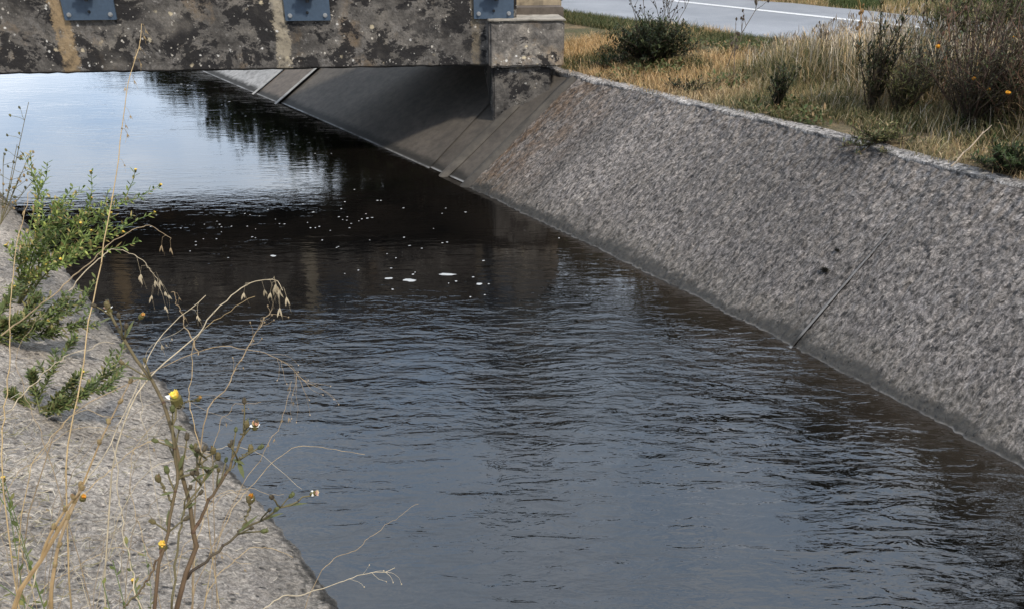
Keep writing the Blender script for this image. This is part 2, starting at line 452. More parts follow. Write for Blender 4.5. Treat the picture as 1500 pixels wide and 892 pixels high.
# coping strip along the top
def coping(name, sa, sb, parent, mat, wd=.15, z=1.0):
    ss = np.arange(sa, sb, .04); p = interp_poly(TRs, ss)
    t = np.gradient(p, axis=0); t /= np.hypot(*t.T)[:, None]; nn = np.stack([-t[:, 1], t[:, 0]], 1)
    if nn[len(nn) // 2][0] < 0: nn = -nn
    prof = [(-.015, -.06), (-.02, -.01), (-.008, .008), (.03, .014), (.08, .015), (wd, .012), (wd + .02, -.05)]
    vs = []
    for j, (o, h) in enumerate(prof):
        jit = ((vnoise(ss * 14, np.full_like(ss, j * 3.1), 9) - .5) * .03 + (vnoise(ss * 2.3, np.full_like(ss, j * .4), 19) - .5) * .05) * (1 if j < 5 else .4)
        jz = (vnoise(ss * 9, np.full_like(ss, j * 2.1), 4) - .5) * .014
        q = p + nn * (o + jit)[:, None]; vs.append(np.c_[q, z + h + jz])
    A = np.stack(vs, 1); uu = np.stack([np.broadcast_to(ss[:, None], A.shape[:2]), np.broadcast_to(np.array([o for o, h in prof])[None] * 1.3, A.shape[:2])], 2).reshape(-1, 2); return np_mesh(name, A.reshape(-1, 3), grid_faces(A.shape[0], A.shape[1]), mat, uv=uu, parent=parent)
sTb = s_at(TRs, (.62, 9.52)); coping('coping', sTb - .45, dT[-1] - .5, wallR, mat_rough_concrete('rough_coping_concrete', (1.35, 1.3, 1.23)))

# under-bridge and far-reach wall -------------------------------------------------
wallF = empty('canal_wall', g(460, 190), 'smooth dark sloping canal wall running under the bridge and upstream of it', 'canal wall')
sF1 = s_at(WRs, g(640, 250)); sF2 = s_at(WRs, g(408, 152)); sF3 = s_at(WRs, g(375, 138))
CONC_JOINT = mat_smooth_concrete('pale_joint_mortar', (.26, .25, .23), (.34, .33, .31), False)
CONC_FAR = mat_smooth_concrete('pale_far_concrete', (.24, .235, .225), (.32, .31, .30))  # paler copy: the lit reach past the bridge is painted into the colour
CONC_UNDER = mat_smooth_concrete('shade_darkened_concrete', (.060, .052, .043), (.105, .09, .075))  # darkened copy: shade under the bridge is painted into the colour
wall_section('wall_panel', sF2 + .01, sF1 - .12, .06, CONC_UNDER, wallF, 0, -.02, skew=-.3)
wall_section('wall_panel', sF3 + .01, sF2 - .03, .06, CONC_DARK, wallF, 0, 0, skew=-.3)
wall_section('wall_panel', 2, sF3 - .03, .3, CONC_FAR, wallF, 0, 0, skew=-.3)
for s in (sF2, sF3): wall_section('joint', s - .05, s + .03, .02, CONC_JOINT, wallF, 0, .03, nv=20, skew=-.3)
# ribs between the two walls: rounded ridge + groove + smooth strip
def rib(name, sa, sb, hgt, mat, parent, skew):
    n = 14; ss = np.linspace(sa, sb, n); w = interp_poly(WRs, ss); tp = wall_top(w); L = np.hypot(*(tp - w).T).mean(); sl = 1 / math.hypot(1, L)
    vv = np.linspace(-.3, 1.0, 50); k = np.sin(np.linspace(0, np.pi, n)) ** .6
    tang = np.gradient(w, axis=0); tang /= np.hypot(*tang.T)[:, None]; nrm = (tp - w) / np.hypot(*(tp - w).T)[:, None]
    X = w[:, None] + (tp - w)[:, None] * vv[None, :, None] + tang[:, None] * (skew * vv)[None, :, None]
    U = np.broadcast_to(ss[:, None], X.shape[:2]); Vv = np.broadcast_to(vv[None, :], U.shape)
    D = (k * hgt)[:, None] + (vnoise(U * 12, Vv * 6, 8) - .5) * .02 - .02
    X = X - nrm[:, None] * (D * sl)[..., None]; Z = Vv + D * L * sl
    return np_mesh(name, np.concatenate([X, Z[..., None]], 2).reshape(-1, 3), grid_faces(*U.shape)[:, ::-1], mat, uv=np.stack([U.ravel(), Vv.ravel()], 1), parent=parent)
SK = -.12
wall_section('toe_strip', sF1 - .42, sB + .01, .05, CONC_UNDER, wallF, 0, -.035, skew=SK)
CONC_RIB = mat_smooth_concrete('brown_rib_concrete', (.038, .034, .029), (.10, .088, .073), False)
rib('rib', sF1 + .14, sF1 + .30, .035, CONC_RIB, wallF, SK)
rib('rib', sB - .16, sB + .02, .035, CONC_RIB, wallF, SK)
coping('coping', 3, s_at(TRs, (-1.6, 12.8)), wallF, CONC_COPE)

EARTH = mat_plain('dark_backing_earth', (.03, .026, .022), .95)
backing = wall_section('wall_backing', 1.0, dW[-1] - .3, .3, EARTH, None, 0, -.05); tag(backing, kind='structure')  # backing sheet added behind the wall so sky does not show through gaps
# left bank -----------------------------------------------------------------
wallL = empty('canal_wall', (-1.5, 2.6, 0), 'pale sloping concrete canal wall on the near left bank, weeds growing from it', 'canal wall')
def left_z(q):
    return np.where(q < 1.42, K_L * q, K_L * 1.42 + .03 * (q - 1.42))
def left_bank(u0, u1, step, q0, q1, name, mat, parent, amp, st=None):
    us = np.arange(u0, u1, step); qs = np.linspace(q0, q1, max(3, int((q1 - q0) / (st or step))))
    U, Q = np.meshgrid(us, qs, indexing='ij')
    wob = (vnoise(U * 1.3, Q * 0, 40) - .5) * .05
    X = LA[0] + LD[0] * U + LM[0] * (Q + wob); Y = LA[1] + LD[1] * U + LM[1] * (Q + wob)
    Z = left_z(Q) + amp * ((vnoise(U * 22, Q * 22, 31) - .5) + .8 * (vnoise(U * 48, Q * 48, 32) - .5)) + .05 * (vnoise(U * 1.7, Q * 2.1, 33) - .5) * (Q > .25)
    v = np.stack([X, Y, Z], 2).reshape(-1, 3)
    return np_mesh(name, v, grid_faces(*X.shape), mat, uv=np.stack([U.ravel(), Q.ravel() * 1.2], 1), parent=parent)
left_bank(-2.2, 6.8, .013, -.35, 1.5, 'wall_panel', CONC_LEFT, wallL, .011)
left_bank(6.81, 60, .5, -.35, 1.5, 'wall_panel', CONC_LEFT, wallL, 0)
left_bank(-14, -2.21, .3, -.35, 1.5, 'wall_panel', CONC_LEFT, wallL, 0)

# ground sheets ---------------------------------------------------------------
def road_q(x, y): return x * .84 + y * .542
def bank_z(q, x, y):
    """height of the right bank by distance from the top edge towards the road"""
    return 1.0 + .2 * np.clip((q - .15) / 2.5, 0, 1) - .12 * np.clip((q - 7.6) / 3, 0, 1)
def make_right_ground():
    ss = np.r_[np.arange(2, dT[-1] - 18, 2.0), np.arange(dT[-1] - 18, dT[-1] - .3, .1)]
    p = interp_poly(TRs, ss); t = np.gradient(p, axis=0); t /= np.hypot(*t.T)[:, None]; nn = np.stack([-t[:, 1], t[:, 0]], 1)
    if nn[len(nn) // 2][0] < 0: nn = -nn
    nn[:] = np.array((.84, .542)); 
    qs = np.r_[.07, np.arange(.16, 4, .1), 5, 6, 7, 7.6, 8, 10, 14, 25, 60, 150, 420]
    Q = np.broadcast_to(qs[None, :], (len(ss), len(qs)))
    XY = p[:, None] + nn[:, None] * Q[..., None]
    Z = bank_z(Q, 0, 0) + .05 * (vnoise(XY[..., 0] * 3, XY[..., 1] * 3, 51) - .5) * (Q > .3) * (Q < 4)
    v = np.concatenate([XY, Z[..., None]], 2).reshape(-1, 3)
    o = np_mesh('ground', v, grid_faces(*Q.shape), GROUND); tag(o, kind='structure'); return o
make_right_ground()
def make_left_ground():
    us = np.r_[np.arange(-300, -10, 20), np.arange(-10, 12, .5), np.arange(12, 400, 20)]; qs = np.r_[1.44, 1.6, 2, 3, 5, 10, 30, 100, 400]
    U, Q = np.meshgrid(us, qs, indexing='ij')
    v = np.stack([LA[0] + LD[0] * U + LM[0] * Q, LA[1] + LD[1] * U + LM[1] * Q, left_z(np.minimum(Q, 3)) + 0 * U - .01], 2).reshape(-1, 3)
    tag(np_mesh('ground', v, grid_faces(*U.shape), GROUND), kind='structure')
make_left_ground()

# road (runs beside the canal) --------------------------------------------------
RD = np.array((.542, -.84)); RN = np.array((.84, .542))
def road_strip(name, q0, q1, z, mat, wav=0):
    uu = np.arange(-110, 30, .25); vs = []
    c = RN * 0
    for q in (q0, q1):
        w = q + wav * (vnoise(uu * 2.3, uu * 0 + q, 61) - .5)
        b = RN[None] * w[:, None] + RD[None] * uu[:, None]; vs.append(np.c_[b, np.full(len(uu), z)])
    A = np.stack(vs, 1); o = np_mesh(name, A.reshape(-1, 3), grid_faces(len(uu), 2), mat, smooth=False); tag(o, kind='structure'); return o
ASPH = mat_asphalt()
road_strip('road', 8.62, 13.0, 1.225, ASPH, .2)
road_strip('road_edge_line', 11.40, 11.60, 1.230, mat_paint(), 0)

# water ---------------------------------------------------------------------
def make_water():
    w = WRs[1:-1]; t = np.gradient(w, axis=0); t /= np.hypot(*t.T)[:, None]
    right = w + np.array((.84, .542)) * .25
    # opposite point on the left line
    u = (w - LA) @ LD; left = LA[None] + LD[None] * u[:, None] + LM[None] * .2
    A = np.stack([left, right], 1); A = np.concatenate([A, np.zeros((len(A), 2, 1))], 2)
    tag(np_mesh('water', A.reshape(-1, 3), grid_faces(len(A), 2), mat_water(), smooth=False), kind='structure')
make_water()

# ------------------------------------------------------------------ bridge
B0 = g(718, 97, 1.1); B1 = g(0, 110, 1.1)
ex = (B0 - B1).normalized(); ang = math.atan2(ex.y, ex.x)
BR = V(B0.x, B0.y, 1.1)
bridge = empty('bridge', BR, 'low concrete bridge crossing the canal, its edge beam crusted with black and white lichen', 'bridge', rz=ang)
BM = M0[bridge.name]; BI = BM.inverted()
def bx(px, py=30, z=1.6):
    """local x on the beam face for a photo column"""
    a = Vector((0, 0, CAM_H)); u = (px - 750) / FPX; v = (py - 446) / FPX
    dr = Vector((u, math.cos(TH) - v * math.sin(TH), -(math.sin(TH) + v * math.cos(TH))))
    la = BI @ a; ld = BI.to_3x3() @ dr; k = -la.y / ld.y; q = la + ld * k
    return q.x, q.z
STRIPES[:] = [(bx(98, 70)[0], .10, (.32, .23, .13)), (bx(415, 70)[0], .085, (.36, .31, .23)), (bx(697, 70)[0], .05, (.17, .14, .1)), (bx(716, 70)[0], .035, (.24, .22, .2))]
LICH = mat_lichen('lichen_concrete', .495, .30, lum=1.1)
CONC_CAP = mat_smooth_concrete('pale_cap_concrete', (.28, .25, .21), (.38, .35, .3), False)
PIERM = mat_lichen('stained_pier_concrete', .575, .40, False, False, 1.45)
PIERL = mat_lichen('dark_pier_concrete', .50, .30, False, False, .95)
def bevel_box(name, dims, mat, parent, bev=.012, chips=0, cuts=0):
    import bmesh
    x0, x1, y0, y1, z0, z1 = dims; bm = bmesh.new()
    bmesh.ops.create_cube(bm, size=1)
    for v in bm.verts: v.co = V(x0 + (v.co.x + .5) * (x1 - x0), y0 + (v.co.y + .5) * (y1 - y0), z0 + (v.co.z + .5) * (z1 - z0))
    bmesh.ops.bevel(bm, geom=list(bm.edges), offset=bev, segments=2, affect='EDGES')
    if cuts:
        for ax, lo, hi in ((0, x0, x1), (1, y0, y1), (2, z0, z1)):
            k = int((hi - lo) / cuts)
            for i in range(1, k):
                c = [0, 0, 0]; c[ax] = lo + (hi - lo) * i / k; nn = [0, 0, 0]; nn[ax] = 1
                bmesh.ops.bisect_plane(bm, geom=bm.verts[:] + bm.edges[:] + bm.faces[:], plane_co=c, plane_no=nn)
        for v in bm.verts:
            a = np.array([v.co.x * 7]); b = np.array([v.co.z * 7 + v.co.y * 5])
            a2 = a * 3.1; b2 = b * 3.1
            k = (float(vnoise(a, b, 71)[0]) - .5) + .5 * (float(vnoise(a2, b2, 72)[0]) - .5)
            v.co += V(0, 1, 0) * chips * k
            v.co += V(0, 0, 1) * chips * (float(vnoise(a2, b2, 73)[0]) - .5)
    me = bpy.data.meshes.new(name); bm.to_mesh(me); bm.free()
    return link(name, me, mat, parent, local=True)
xe = bx(757, 20)[0]
bevel_box('edge_beam', (-9.5, xe, 0, .34, 0, 1.42), LICH, bridge, .02, .02, .1)
bevel_box('deck_slab', (-9.5, xe + .6, .342, 2.055, .22, .60), CONC_DARK, bridge, .01)
bevel_box('edge_beam', (-9.5, xe, 2.06, 2.4, 0, 1.25), LICH, bridge, .02)
# abutment under right end: stepped block
x1b = bx(831, 60)[0] - .06
bevel_box('abutment', (-.02, x1b, -.16, .62, .0, .50), PIERM, bridge, .025, .02, .09)
bevel_box('abutment', (.02, x1b - .14, -.10, 2.3, -.95, -.006), PIERL, bridge, .02, .02, .1)
bevel_box('abutment_cap', (-.03, x1b + .01, -.17, .625, .502, .522), CONC_CAP, bridge, .008, .012, .09)
CONC_LEDGE = mat_smooth_concrete('tan_ledge_concrete', (.30, .24, .16), (.40, .33, .23), False)
bevel_box('ledge', (xe + .01, xe + .62, .63, 1.9, .35, .66), CONC_LEDGE, bridge, .015, .01, .12)
bevel_box('end_post', (xe + .02, xe + .50, .66, 1.15, .665, 1.5), CONC_GREY, bridge, .02, .01, .12)

# railing on the outer face ------------------------------------------------------
BLUE = mat_plain('slate_blue_paint', (.055, .086, .130), .6, .0, .38)
DARKM = mat_plain('blackened_steel', (.018, .02, .024), .5, .3)
STEEL = mat_plain('zinc_bolt', (.42, .43, .44), .35, .6)
rail = empty('guard_rail', BM @ V(0, 0, .7), 'guard rail on blue steel plates bolted to the face of the bridge beam', 'guard rail', rz=ang)
def local(mb): 
    mb.v = [tuple(BM @ Vector(v)) for v in mb.v]; return mb
PX = []
for (a, b, yb) in ((97, 173, 30), (419, 485, 31), (694, 752, 28)):
    xa, zb = bx(a, yb); xb, _ = bx(b, yb); PX.append((xa + xb) / 2)
    m = MB(); zt = zb + .46; e = .008
    outline = [(xa + e, zb), (xb - e, zb), (xb, zb + e), (xb, zt), (xa, zt), (xa, zb + e)]
    i = m.addv([V(x, -.034, z) for x, z in outline] + [V(x, -.012, z) for x, z in outline])
    m.f.append(tuple(i + k for k in range(6))); m.f.append(tuple(i + 6 + k for k in reversed(range(6))))
    for k in range(6): m.f.append((i + (k + 1) % 6, i + k, i + 6 + k, i + 6 + (k + 1) % 6))
    pl = local(m).build('base_plate', BLUE, rail)
    for bxp, bz in ((xa + .055, zb + .055), (xb - .055, zb + .055), ((xa + xb) / 2, zb + .085), (xa + .055, zt - .055), (xb - .055, zt - .055)):
        m = MB(); big = bxp != (xa + xb) / 2
        r = .017 if big else .011
        m.tube([V(bxp, -.034, bz), V(bxp, -.040, bz)], (r * 1.4, r * 1.4), 12)
        m.tube([V(bxp, -.040, bz), V(bxp, -.055, bz)], (r, r * .95), 6)
        local(m).build('bolt', STEEL if big else DARKM, pl)
    cx = (xa + xb) / 2; zc = zb + .23
    m = MB(); m.box(cx - .075, cx + .075, -.075, -.036, zc, zc + .10); m.box(cx - .055, cx + .055, -.14, -.077, zc + .02, zc + .085)
    m.tube([V(cx - .10, -.11, zc + .05), V(cx + .10, -.11, zc + .05)], (.016, .016), 8)
    m.tube([V(cx + .02, -.10, zc - .035), V(cx + .02, -.10, zc + .03)], (.02, .024), 8)
    local(m).build('bracket', DARKM, pl)
    m = MB(); m.box(cx - .045, cx + .045, -.13, -.122, zc + .086, 1.9); m.box(cx - .045, cx + .045, -.06, -.052, zc + .086, 1.9); m.box(cx - .004, cx + .004, -.122, -.06, zc + .086, 1.9)
    local(m).build('post', BLUE, rail)
for z in (1.45, 1.82):
    m = MB(); m.tube([V(-9.4, -.165, z), V(PX[2] + .25, -.165, z)], (.03, .03), 8); local(m).build('rail', BLUE, rail)
m = MB(); pb = BM @ V(PX[2] + .03, .17, 1.41)
m.tube([pb, pb + V(0, 0, 2.6)], (.035, .032), 10)
pole = empty('pole', pb, 'slim steel pole above the right end of the bridge beam, seen only mirrored', 'pole')
m.build('shaft', DARKM, pole, True)
m = MB(); m.ball(pb + V(0, 0, 2.61), .045, (1, 1, 1), 10, 6, (1, 1, .7)); m.build('cap', DARKM, pole, True)

# ------------------------------------------------------------------ foam flecks
FOAM = mat_plain('white_foam', (.38, .39, .39), .9, 0, .45)
def fleck(px, py, wpx, hpx, label, group):
    c = g(px, py, .001); sc = c.y / 1000.0 * 1.02
    n = 12; m = MB(); W = wpx / 2 * (c - V(0, 0, CAM_H)).length / FPX; H = max(hpx / 2 * (c - V(0, 0, CAM_H)).length / FPX * 1.9, W * .25)
    rr = [1 + random.uniform(-.3, .2) for _ in range(n)]; sk = random.uniform(-.2, .2)
    ring = [c + V(W * rr[k] * math.cos(2 * math.pi * k / n), H * rr[k] * math.sin(2 * math.pi * k / n) + sk * W * math.cos(2 * math.pi * k / n), 0) for k in range(n)]
    ring2 = [c + (p - c) * .6 + V(0, 0, .001) for p in ring]
    i = m.addv(ring + ring2 + [c + V(0, 0, .0012)])
    for k in range(n):
        k2 = (k + 1) % n; m.f.append((i + k, i + k2, i + n + k2, i + n + k)); m.f.append((i + n + k, i + n + k2, i + 2 * n))
    o = m.build('foam_fleck', FOAM, None, True)
    me = o.data; me.transform(Matrix.Translation(-c)); o.location = c
    return tag(o, label, 'foam', group)
for a in ((600, 411, 22, 5, 'wedge of white foam floating in the dark bridge reflection, beside two longer and shorter flecks'),
          (655, 402, 27, 4, 'longest thin streak of white foam on the dark water in mid canal'),
          (569, 408, 13, 3.5, 'short white foam fleck just left of the wedge of foam'),
          (702, 416, 9, 3.5, 'white foam fleck to the right of the longest foam streak'),
          (400, 375, 10, 4, 'lone white foam fleck on the black water left of mid canal')):
    fleck(*a, 'larger foam flecks floating on the canal')
rs = random.Random(5)
def mini(px, py, w, h, lab): fleck(px, py, w, h, lab, 'tiny foam flecks floating on the dark water')
TL = 'tiny white foam fleck floating in the dark reflection of the bridge'
for px, py in ((716, 416), (693, 406), (668, 412), (657, 415), (708, 382), (655, 355), (648, 356), (592, 348), (567, 372), (580, 378), (573, 393), (600, 360), (618, 364), (472, 352), (493, 363), (459, 311), (500, 306), (505, 296), (530, 321), (538, 320), (545, 319), (512, 334), (508, 323), (455, 334), (462, 334), (519, 278), (553, 294), (558, 294), (591, 305), (682, 311), (605, 402), (608, 399), (525, 396), (505, 401), (689, 435), (819, 349), (575, 424), (710, 432)):
    mini(px, py, rs.uniform(2, 4.2), rs.uniform(1.2, 2.0), TL)
for k in range(55):
    px = rs.gauss(400, 100); py = rs.gauss(322, 24)
    if py < 292 or px < 215 or px > 700: continue
    mini(px, py, rs.uniform(1.2, 3.2), rs.uniform(.8, 1.5), TL)
for k in range(26):
    f = rs.random(); px = 255 + f * 210 + rs.uniform(-12, 25); py = 125 + f * 100 + rs.uniform(-6, 6)
    fleck(px, py, rs.uniform(1.5, 4), 1.2, 'tiny pale foam fleck drifting on the water upstream of the bridge', 'tiny foam flecks upstream of the bridge')

# ------------------------------------------------------------------ grass (numpy blades)
def rdir(up=.5):
    a = random.uniform(0, 2 * math.pi); z = random.uniform(-.2, 1) * (1 - up) + up; r = math.sqrt(max(.02, 1 - min(z, .99) ** 2))
    return V(math.cos(a) * r, math.sin(a) * r, z).normalized()

def blades(name, xy, z, h, w, lean, cols, mat, label, cat='grass', segs=3, curve=.5, tipw=.15):
    n = len(xy); az = RNG.uniform(0, 2 * np.pi, n); fa = az + np.pi / 2 + RNG.uniform(-.6, .6, n)
    dirx = np.cos(az) * lean; diry = np.sin(az) * lean
    vs = []; cs = []
    for k in range(segs + 1):
        f = k / segs; b = f ** (1 + curve)
        cx = xy[:, 0] + dirx * h * b; cy = xy[:, 1] + diry * h * b; cz = z + h * f * np.sqrt(np.clip(1 - (lean * b * .8) ** 2, .1, 1))
        ww = w * (1 - (1 - tipw) * f) * .5
        vs.append(np.stack([cx - np.cos(fa) * ww, cy - np.sin(fa) * ww, cz], 1)); vs.append(np.stack([cx + np.cos(fa) * ww, cy + np.sin(fa) * ww, cz], 1))
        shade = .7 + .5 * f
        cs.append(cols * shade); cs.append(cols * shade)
    A = np.stack(vs, 1); C = np.stack(cs, 1); m = 2 * (segs + 1)
    base = np.arange(n)[:, None] * m
    F = np.concatenate([np.stack([base[:, 0] + 2 * k, base[:, 0] + 2 * k + 1, base[:, 0] + 2 * k + 3, base[:, 0] + 2 * k + 2], 1) for k in range(segs)], 0)
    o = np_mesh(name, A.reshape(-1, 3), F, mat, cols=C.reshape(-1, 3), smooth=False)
    tag(o, label, cat, kind='stuff'); return o

TAN = np.array([(.62, .45, .24), (.50, .35, .18), (.70, .56, .36), (.38, .27, .15), (.42, .34, .17)])
GRN = np.array([(.055, .075, .022), (.08, .10, .035), (.035, .055, .018), (.10, .11, .045)])
OLV = np.array([(.22, .19, .09), (.28, .23, .11), (.17, .165, .07)])
GRY = np.array([(.55, .47, .37), (.42, .35, .28), (.62, .55, .44)])
tpd = interp_poly(TRs, np.linspace(dT[-1] - 22, dT[-1] - .5, 2200))
def bank_pts(n, q0, q1, s0=None, s1=None, power=1.0):
    """points on the right bank: s = distance along the top edge measured from the abutment towards the camera"""
    s0 = -.2 if s0 is None else s0; s1 = 9 if s1 is None else s1
    s = RNG.uniform(s0, s1, n); q = q0 + (q1 - q0) * RNG.uniform(0, 1, n) ** power
    p = interp_poly(TRs, sTb + s); xy = p + RN[None] * q[:, None]
    # drop the abutment footprint
    L = np.array([(BI @ Vector((x, y, 1.1)))[:2] for x, y in xy]) if n < 200000 else None
    keep = ~((L[:, 0] > -2) & (L[:, 0] < x1b + .05) & (L[:, 1] > -.5) & (L[:, 1] < 2.4))
    return xy[keep], s[keep], q[keep]
def pick(pal, n, jit=.25):
    c = pal[RNG.integers(0, len(pal), n)]; return c * RNG.uniform(1 - jit, 1 + jit, (n, 1))

# short straw mat everywhere
xy, s, q = bank_pts(72000, .0, 3.0, -1.5, 7.5)
den = vnoise(xy[:, 0] * 1.9, xy[:, 1] * 1.9, 81); k = (RNG.uniform(0, 1, len(q)) < np.clip(q * 6.0 + (vnoise(s * 3.1, s * 0, 88) - .6) * .8, .0, 1)) & (den > .16); xy, s, q = xy[k], s[k], q[k]
n = len(q); h = RNG.uniform(.03, .12, n) * (1 + .5 * q.clip(0, 1)); cols = pick(TAN, n)
gr = (vnoise(xy[:, 0] * 1.6 + 3, xy[:, 1] * 1.6, 82) > .6) & (RNG.uniform(0, 1, n) < .7); cols[gr] = pick(GRN, int(gr.sum()))
cols[s < 1.6] *= np.array((1.04, .95, .84)); late = (s > 2.2) & (RNG.uniform(0, 1, n) < .55); cols[late] = pick(OLV, int(late.sum()))
blades('straw', xy, bank_z(q, 0, 0), h, RNG.uniform(.004, .009, n), RNG.uniform(.3, 1.2, n), cols, VEG, 'short straw and stubble covering the right bank above the wall', 'dry grass')
# tall dry grass with a soft upper edge against the road
xy, s, q = bank_pts(90000, .35, 2.85, 1.0, 8.0)
hm = np.clip((s - .9) / 1.6, 0, 1) * np.clip((q - .25) / 1.0, 0, 1)
cl = vnoise(xy[:, 0] * 2.2, xy[:, 1] * 2.2, 83)
k = (RNG.uniform(0, 1, len(q)) < hm * (cl * 1.6).clip(.2, 1)); xy, s, q, hm, cl = xy[k], s[k], q[k], hm[k], cl[k]
n = len(q); h = hm * RNG.uniform(.16, .52, n) * (.6 + .8 * cl)
cols = pick(np.vstack([TAN, GRY, OLV, OLV]), n)
og = (vnoise(xy[:, 0] * 1.1 + 9, xy[:, 1] * 1.1, 84) > .5) & (RNG.uniform(0, 1, n) < .6); cols[og] = pick(np.vstack([GRN, OLV]), int(og.sum()))
blades('dry_grass', xy, bank_z(q, 0, 0), h, RNG.uniform(.005, .012, n), RNG.uniform(.1, 1.0, n), cols, VEG, 'tall bleached dry grass standing between the canal wall and the road', 'dry grass', segs=4)
# seeding stems rising above the grass
xy, s, q = bank_pts(4800, 1.2, 2.85, 1.4, 8); n = len(q)
h = RNG.uniform(.35, .62, n) * np.clip((s - .8) / 1.6, .4, 1)
blades('seed_stems', xy, bank_z(q, 0, 0), h, RNG.uniform(.004, .006, n), RNG.uniform(.05, .4, n), pick(np.vstack([GRY, TAN[:3]]), n), WOOD, 'thin pale seeding stems rising out of the dry grass', 'dry grass', segs=4, tipw=.8)
# heads of the seeding grass
vs = MB(); k = 0
for i in range(0, n, 2):
    p = V(xy[i, 0], xy[i, 1], float(bank_z(q[i], 0, 0)) + h[i] * .97); c = random.choice(((.55, .47, .36), (.42, .34, .25), (.30, .23, .16), (.20, .15, .11)))
    p += V(random.gauss(0, .05), random.gauss(0, .05), 0)
    for j in range(2): vs.leaf(p, V(random.gauss(0, .35), random.gauss(0, .35), 1), V(1, 0, 0), random.uniform(.04, .09), random.uniform(.010, .02), c)
tag(vs.build('grass_heads', VEG), 'pale and brown seed heads of the dry grass standing before the road', 'dry grass', kind='stuff')
# low broad leaved cover between the grass
vs = MB(); xy, s, q = bank_pts(28000, .12, 2.9, .2, 7.8)
kk = vnoise(xy[:, 0] * 2.3 + 7, xy[:, 1] * 2.3, 91) > .66; xy, s, q = xy[kk], s[kk], q[kk]
for i in range(len(q)):
    c = random.choice(((.06, .085, .025), (.09, .12, .04), (.14, .15, .06), (.12, .10, .05), (.3, .2, .1))); z = float(bank_z(q[i], 0, 0)) + random.uniform(.01, .14) * min(1, q[i] + .3)
    vs.leaf(V(xy[i, 0], xy[i, 1], z), rdir(.2), V(0, 0, 1), random.uniform(.03, .08), random.uniform(.012, .03), c)
tag(vs.build('ground_cover', VEG), 'low green and brown leafy cover among the straw on the right bank', 'ground cover', kind='stuff')
# green verge behind the abutment beside the road
xy, s, q = bank_pts(24000, 2.2, 2.98, -6, 2.2); n = len(q)
blades('verge_grass', xy, bank_z(q, 0, 0), RNG.uniform(.04, .11, n), RNG.uniform(.005, .010, n), RNG.uniform(.2, .9, n), pick(np.vstack([GRN, GRN, OLV]), n), VEG, 'green grass verge along the near side of the road', 'grass')
# far side of the road
n = 90000; qq = 13.0 + 5 * RNG.uniform(0, 1, n) ** 1.3; uu = RNG.uniform(-16, -2, n) - 0
xy = RN[None] * qq[:, None] + RD[None] * uu[:, None]
dd = vnoise(xy[:, 0] * .9, xy[:, 1] * .9, 85)
cols = pick(np.vstack([GRN, GRN, GRN * 1.5]), n); edge = (qq < 13.2) | (dd > .8); cols[edge] = pick(np.vstack([TAN, OLV]), int(edge.sum()))
blades('far_grass', xy, np.full(n, 1.13), RNG.uniform(.08, .30, n) * (.5 + dd) * np.clip((qq - 12.9) * 2, .3, 1), RNG.uniform(.008, .016, n), RNG.uniform(.2, .8, n), cols * 1.25, VEG, 'rough green grass on the far side of the road', 'grass')

# ------------------------------------------------------------------ shrubs and weeds on the right bank
def wander(p, d, L, n, wob, grav=0.0):
    pts = [p.copy()]; d = d.normalized()
    for k in range(n):
        d = (d + V(random.gauss(0, wob), random.gauss(0, wob), random.gauss(0, wob) - grav)).normalized(); pts.append(pts[-1] + d * L / n)
    return pts
def shrub(name, base, H, W, nst, leafL, leafW, pal, label, cat, twigpal=((.07, .05, .035),), dens=60, bare=.15, flower=None, nfl=0, shape='dome', group=None, per=1.0, droop=.0):
    r = empty(name, base, label, cat, group)
    st = MB(); lf = MB(); tips = []; br = .35 if W < .3 else 1.0
    for i in range(nst):
        a = random.uniform(0, 2 * math.pi); e = random.random() ** .6
        if shape == 'dome': d = V(math.cos(a) * e * W / 2, math.sin(a) * e * W / 2, H * (1 - .45 * e * e) * random.uniform(.65, 1.0))
        else: d = V(math.cos(a) * e * W / 2, math.sin(a) * e * W / 2, H * random.uniform(.5, 1.0) * (1 - .3 * e))
        b = base + V(math.cos(a) * e * W * .12, math.sin(a) * e * W * .12, -.03)
        pts = wander(b, d, d.length, 8, .12, droop); tc = random.choice(twigpal)
        st.tube(pts, (.006 * per, .0018), 4, tc); tips.append(pts[-1])
        for j in range(4):
            k = random.randrange(2, 8); q = wander(pts[k], (pts[k] - pts[k - 1]).normalized() + rdir(.1) * .9, d.length * random.uniform(.15, .35) * br, 4, .18); st.tube(q, (.0028, .0012), 3, tc); tips.append(q[-1])
            for _ in range(int(dens / 8)):
                f = random.random() * 3.99; kk = int(f); pp = q[kk].lerp(q[kk + 1], f - kk); dd = rdir(.15)
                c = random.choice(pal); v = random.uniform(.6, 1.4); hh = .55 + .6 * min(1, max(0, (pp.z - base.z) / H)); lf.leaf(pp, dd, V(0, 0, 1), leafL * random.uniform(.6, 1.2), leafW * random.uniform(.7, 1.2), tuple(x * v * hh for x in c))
        top = 8 * (1 - bare)
        for _ in range(int(dens / 2)):
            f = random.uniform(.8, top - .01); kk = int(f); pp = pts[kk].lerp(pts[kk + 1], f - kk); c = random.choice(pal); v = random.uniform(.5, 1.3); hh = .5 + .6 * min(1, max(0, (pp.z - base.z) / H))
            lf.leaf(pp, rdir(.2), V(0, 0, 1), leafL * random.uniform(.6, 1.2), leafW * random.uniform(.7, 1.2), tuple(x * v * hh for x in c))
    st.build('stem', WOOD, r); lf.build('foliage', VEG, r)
    if flower:
        for i in range(nfl):
            m = MB(); p = random.choice(tips) + V(0, 0, .005); m.ball(p, random.uniform(.012, .022), flower, 6, 4, (1, 1, .7), .2); m.build('flower', PETAL, r)
    return r
DG = [(.022, .032, .014), (.03, .045, .018), (.045, .06, .022), (.016, .022, .012)]
DGS = [(.038, .052, .02), (.055, .075, .026), (.08, .10, .035), (.025, .035, .015)]
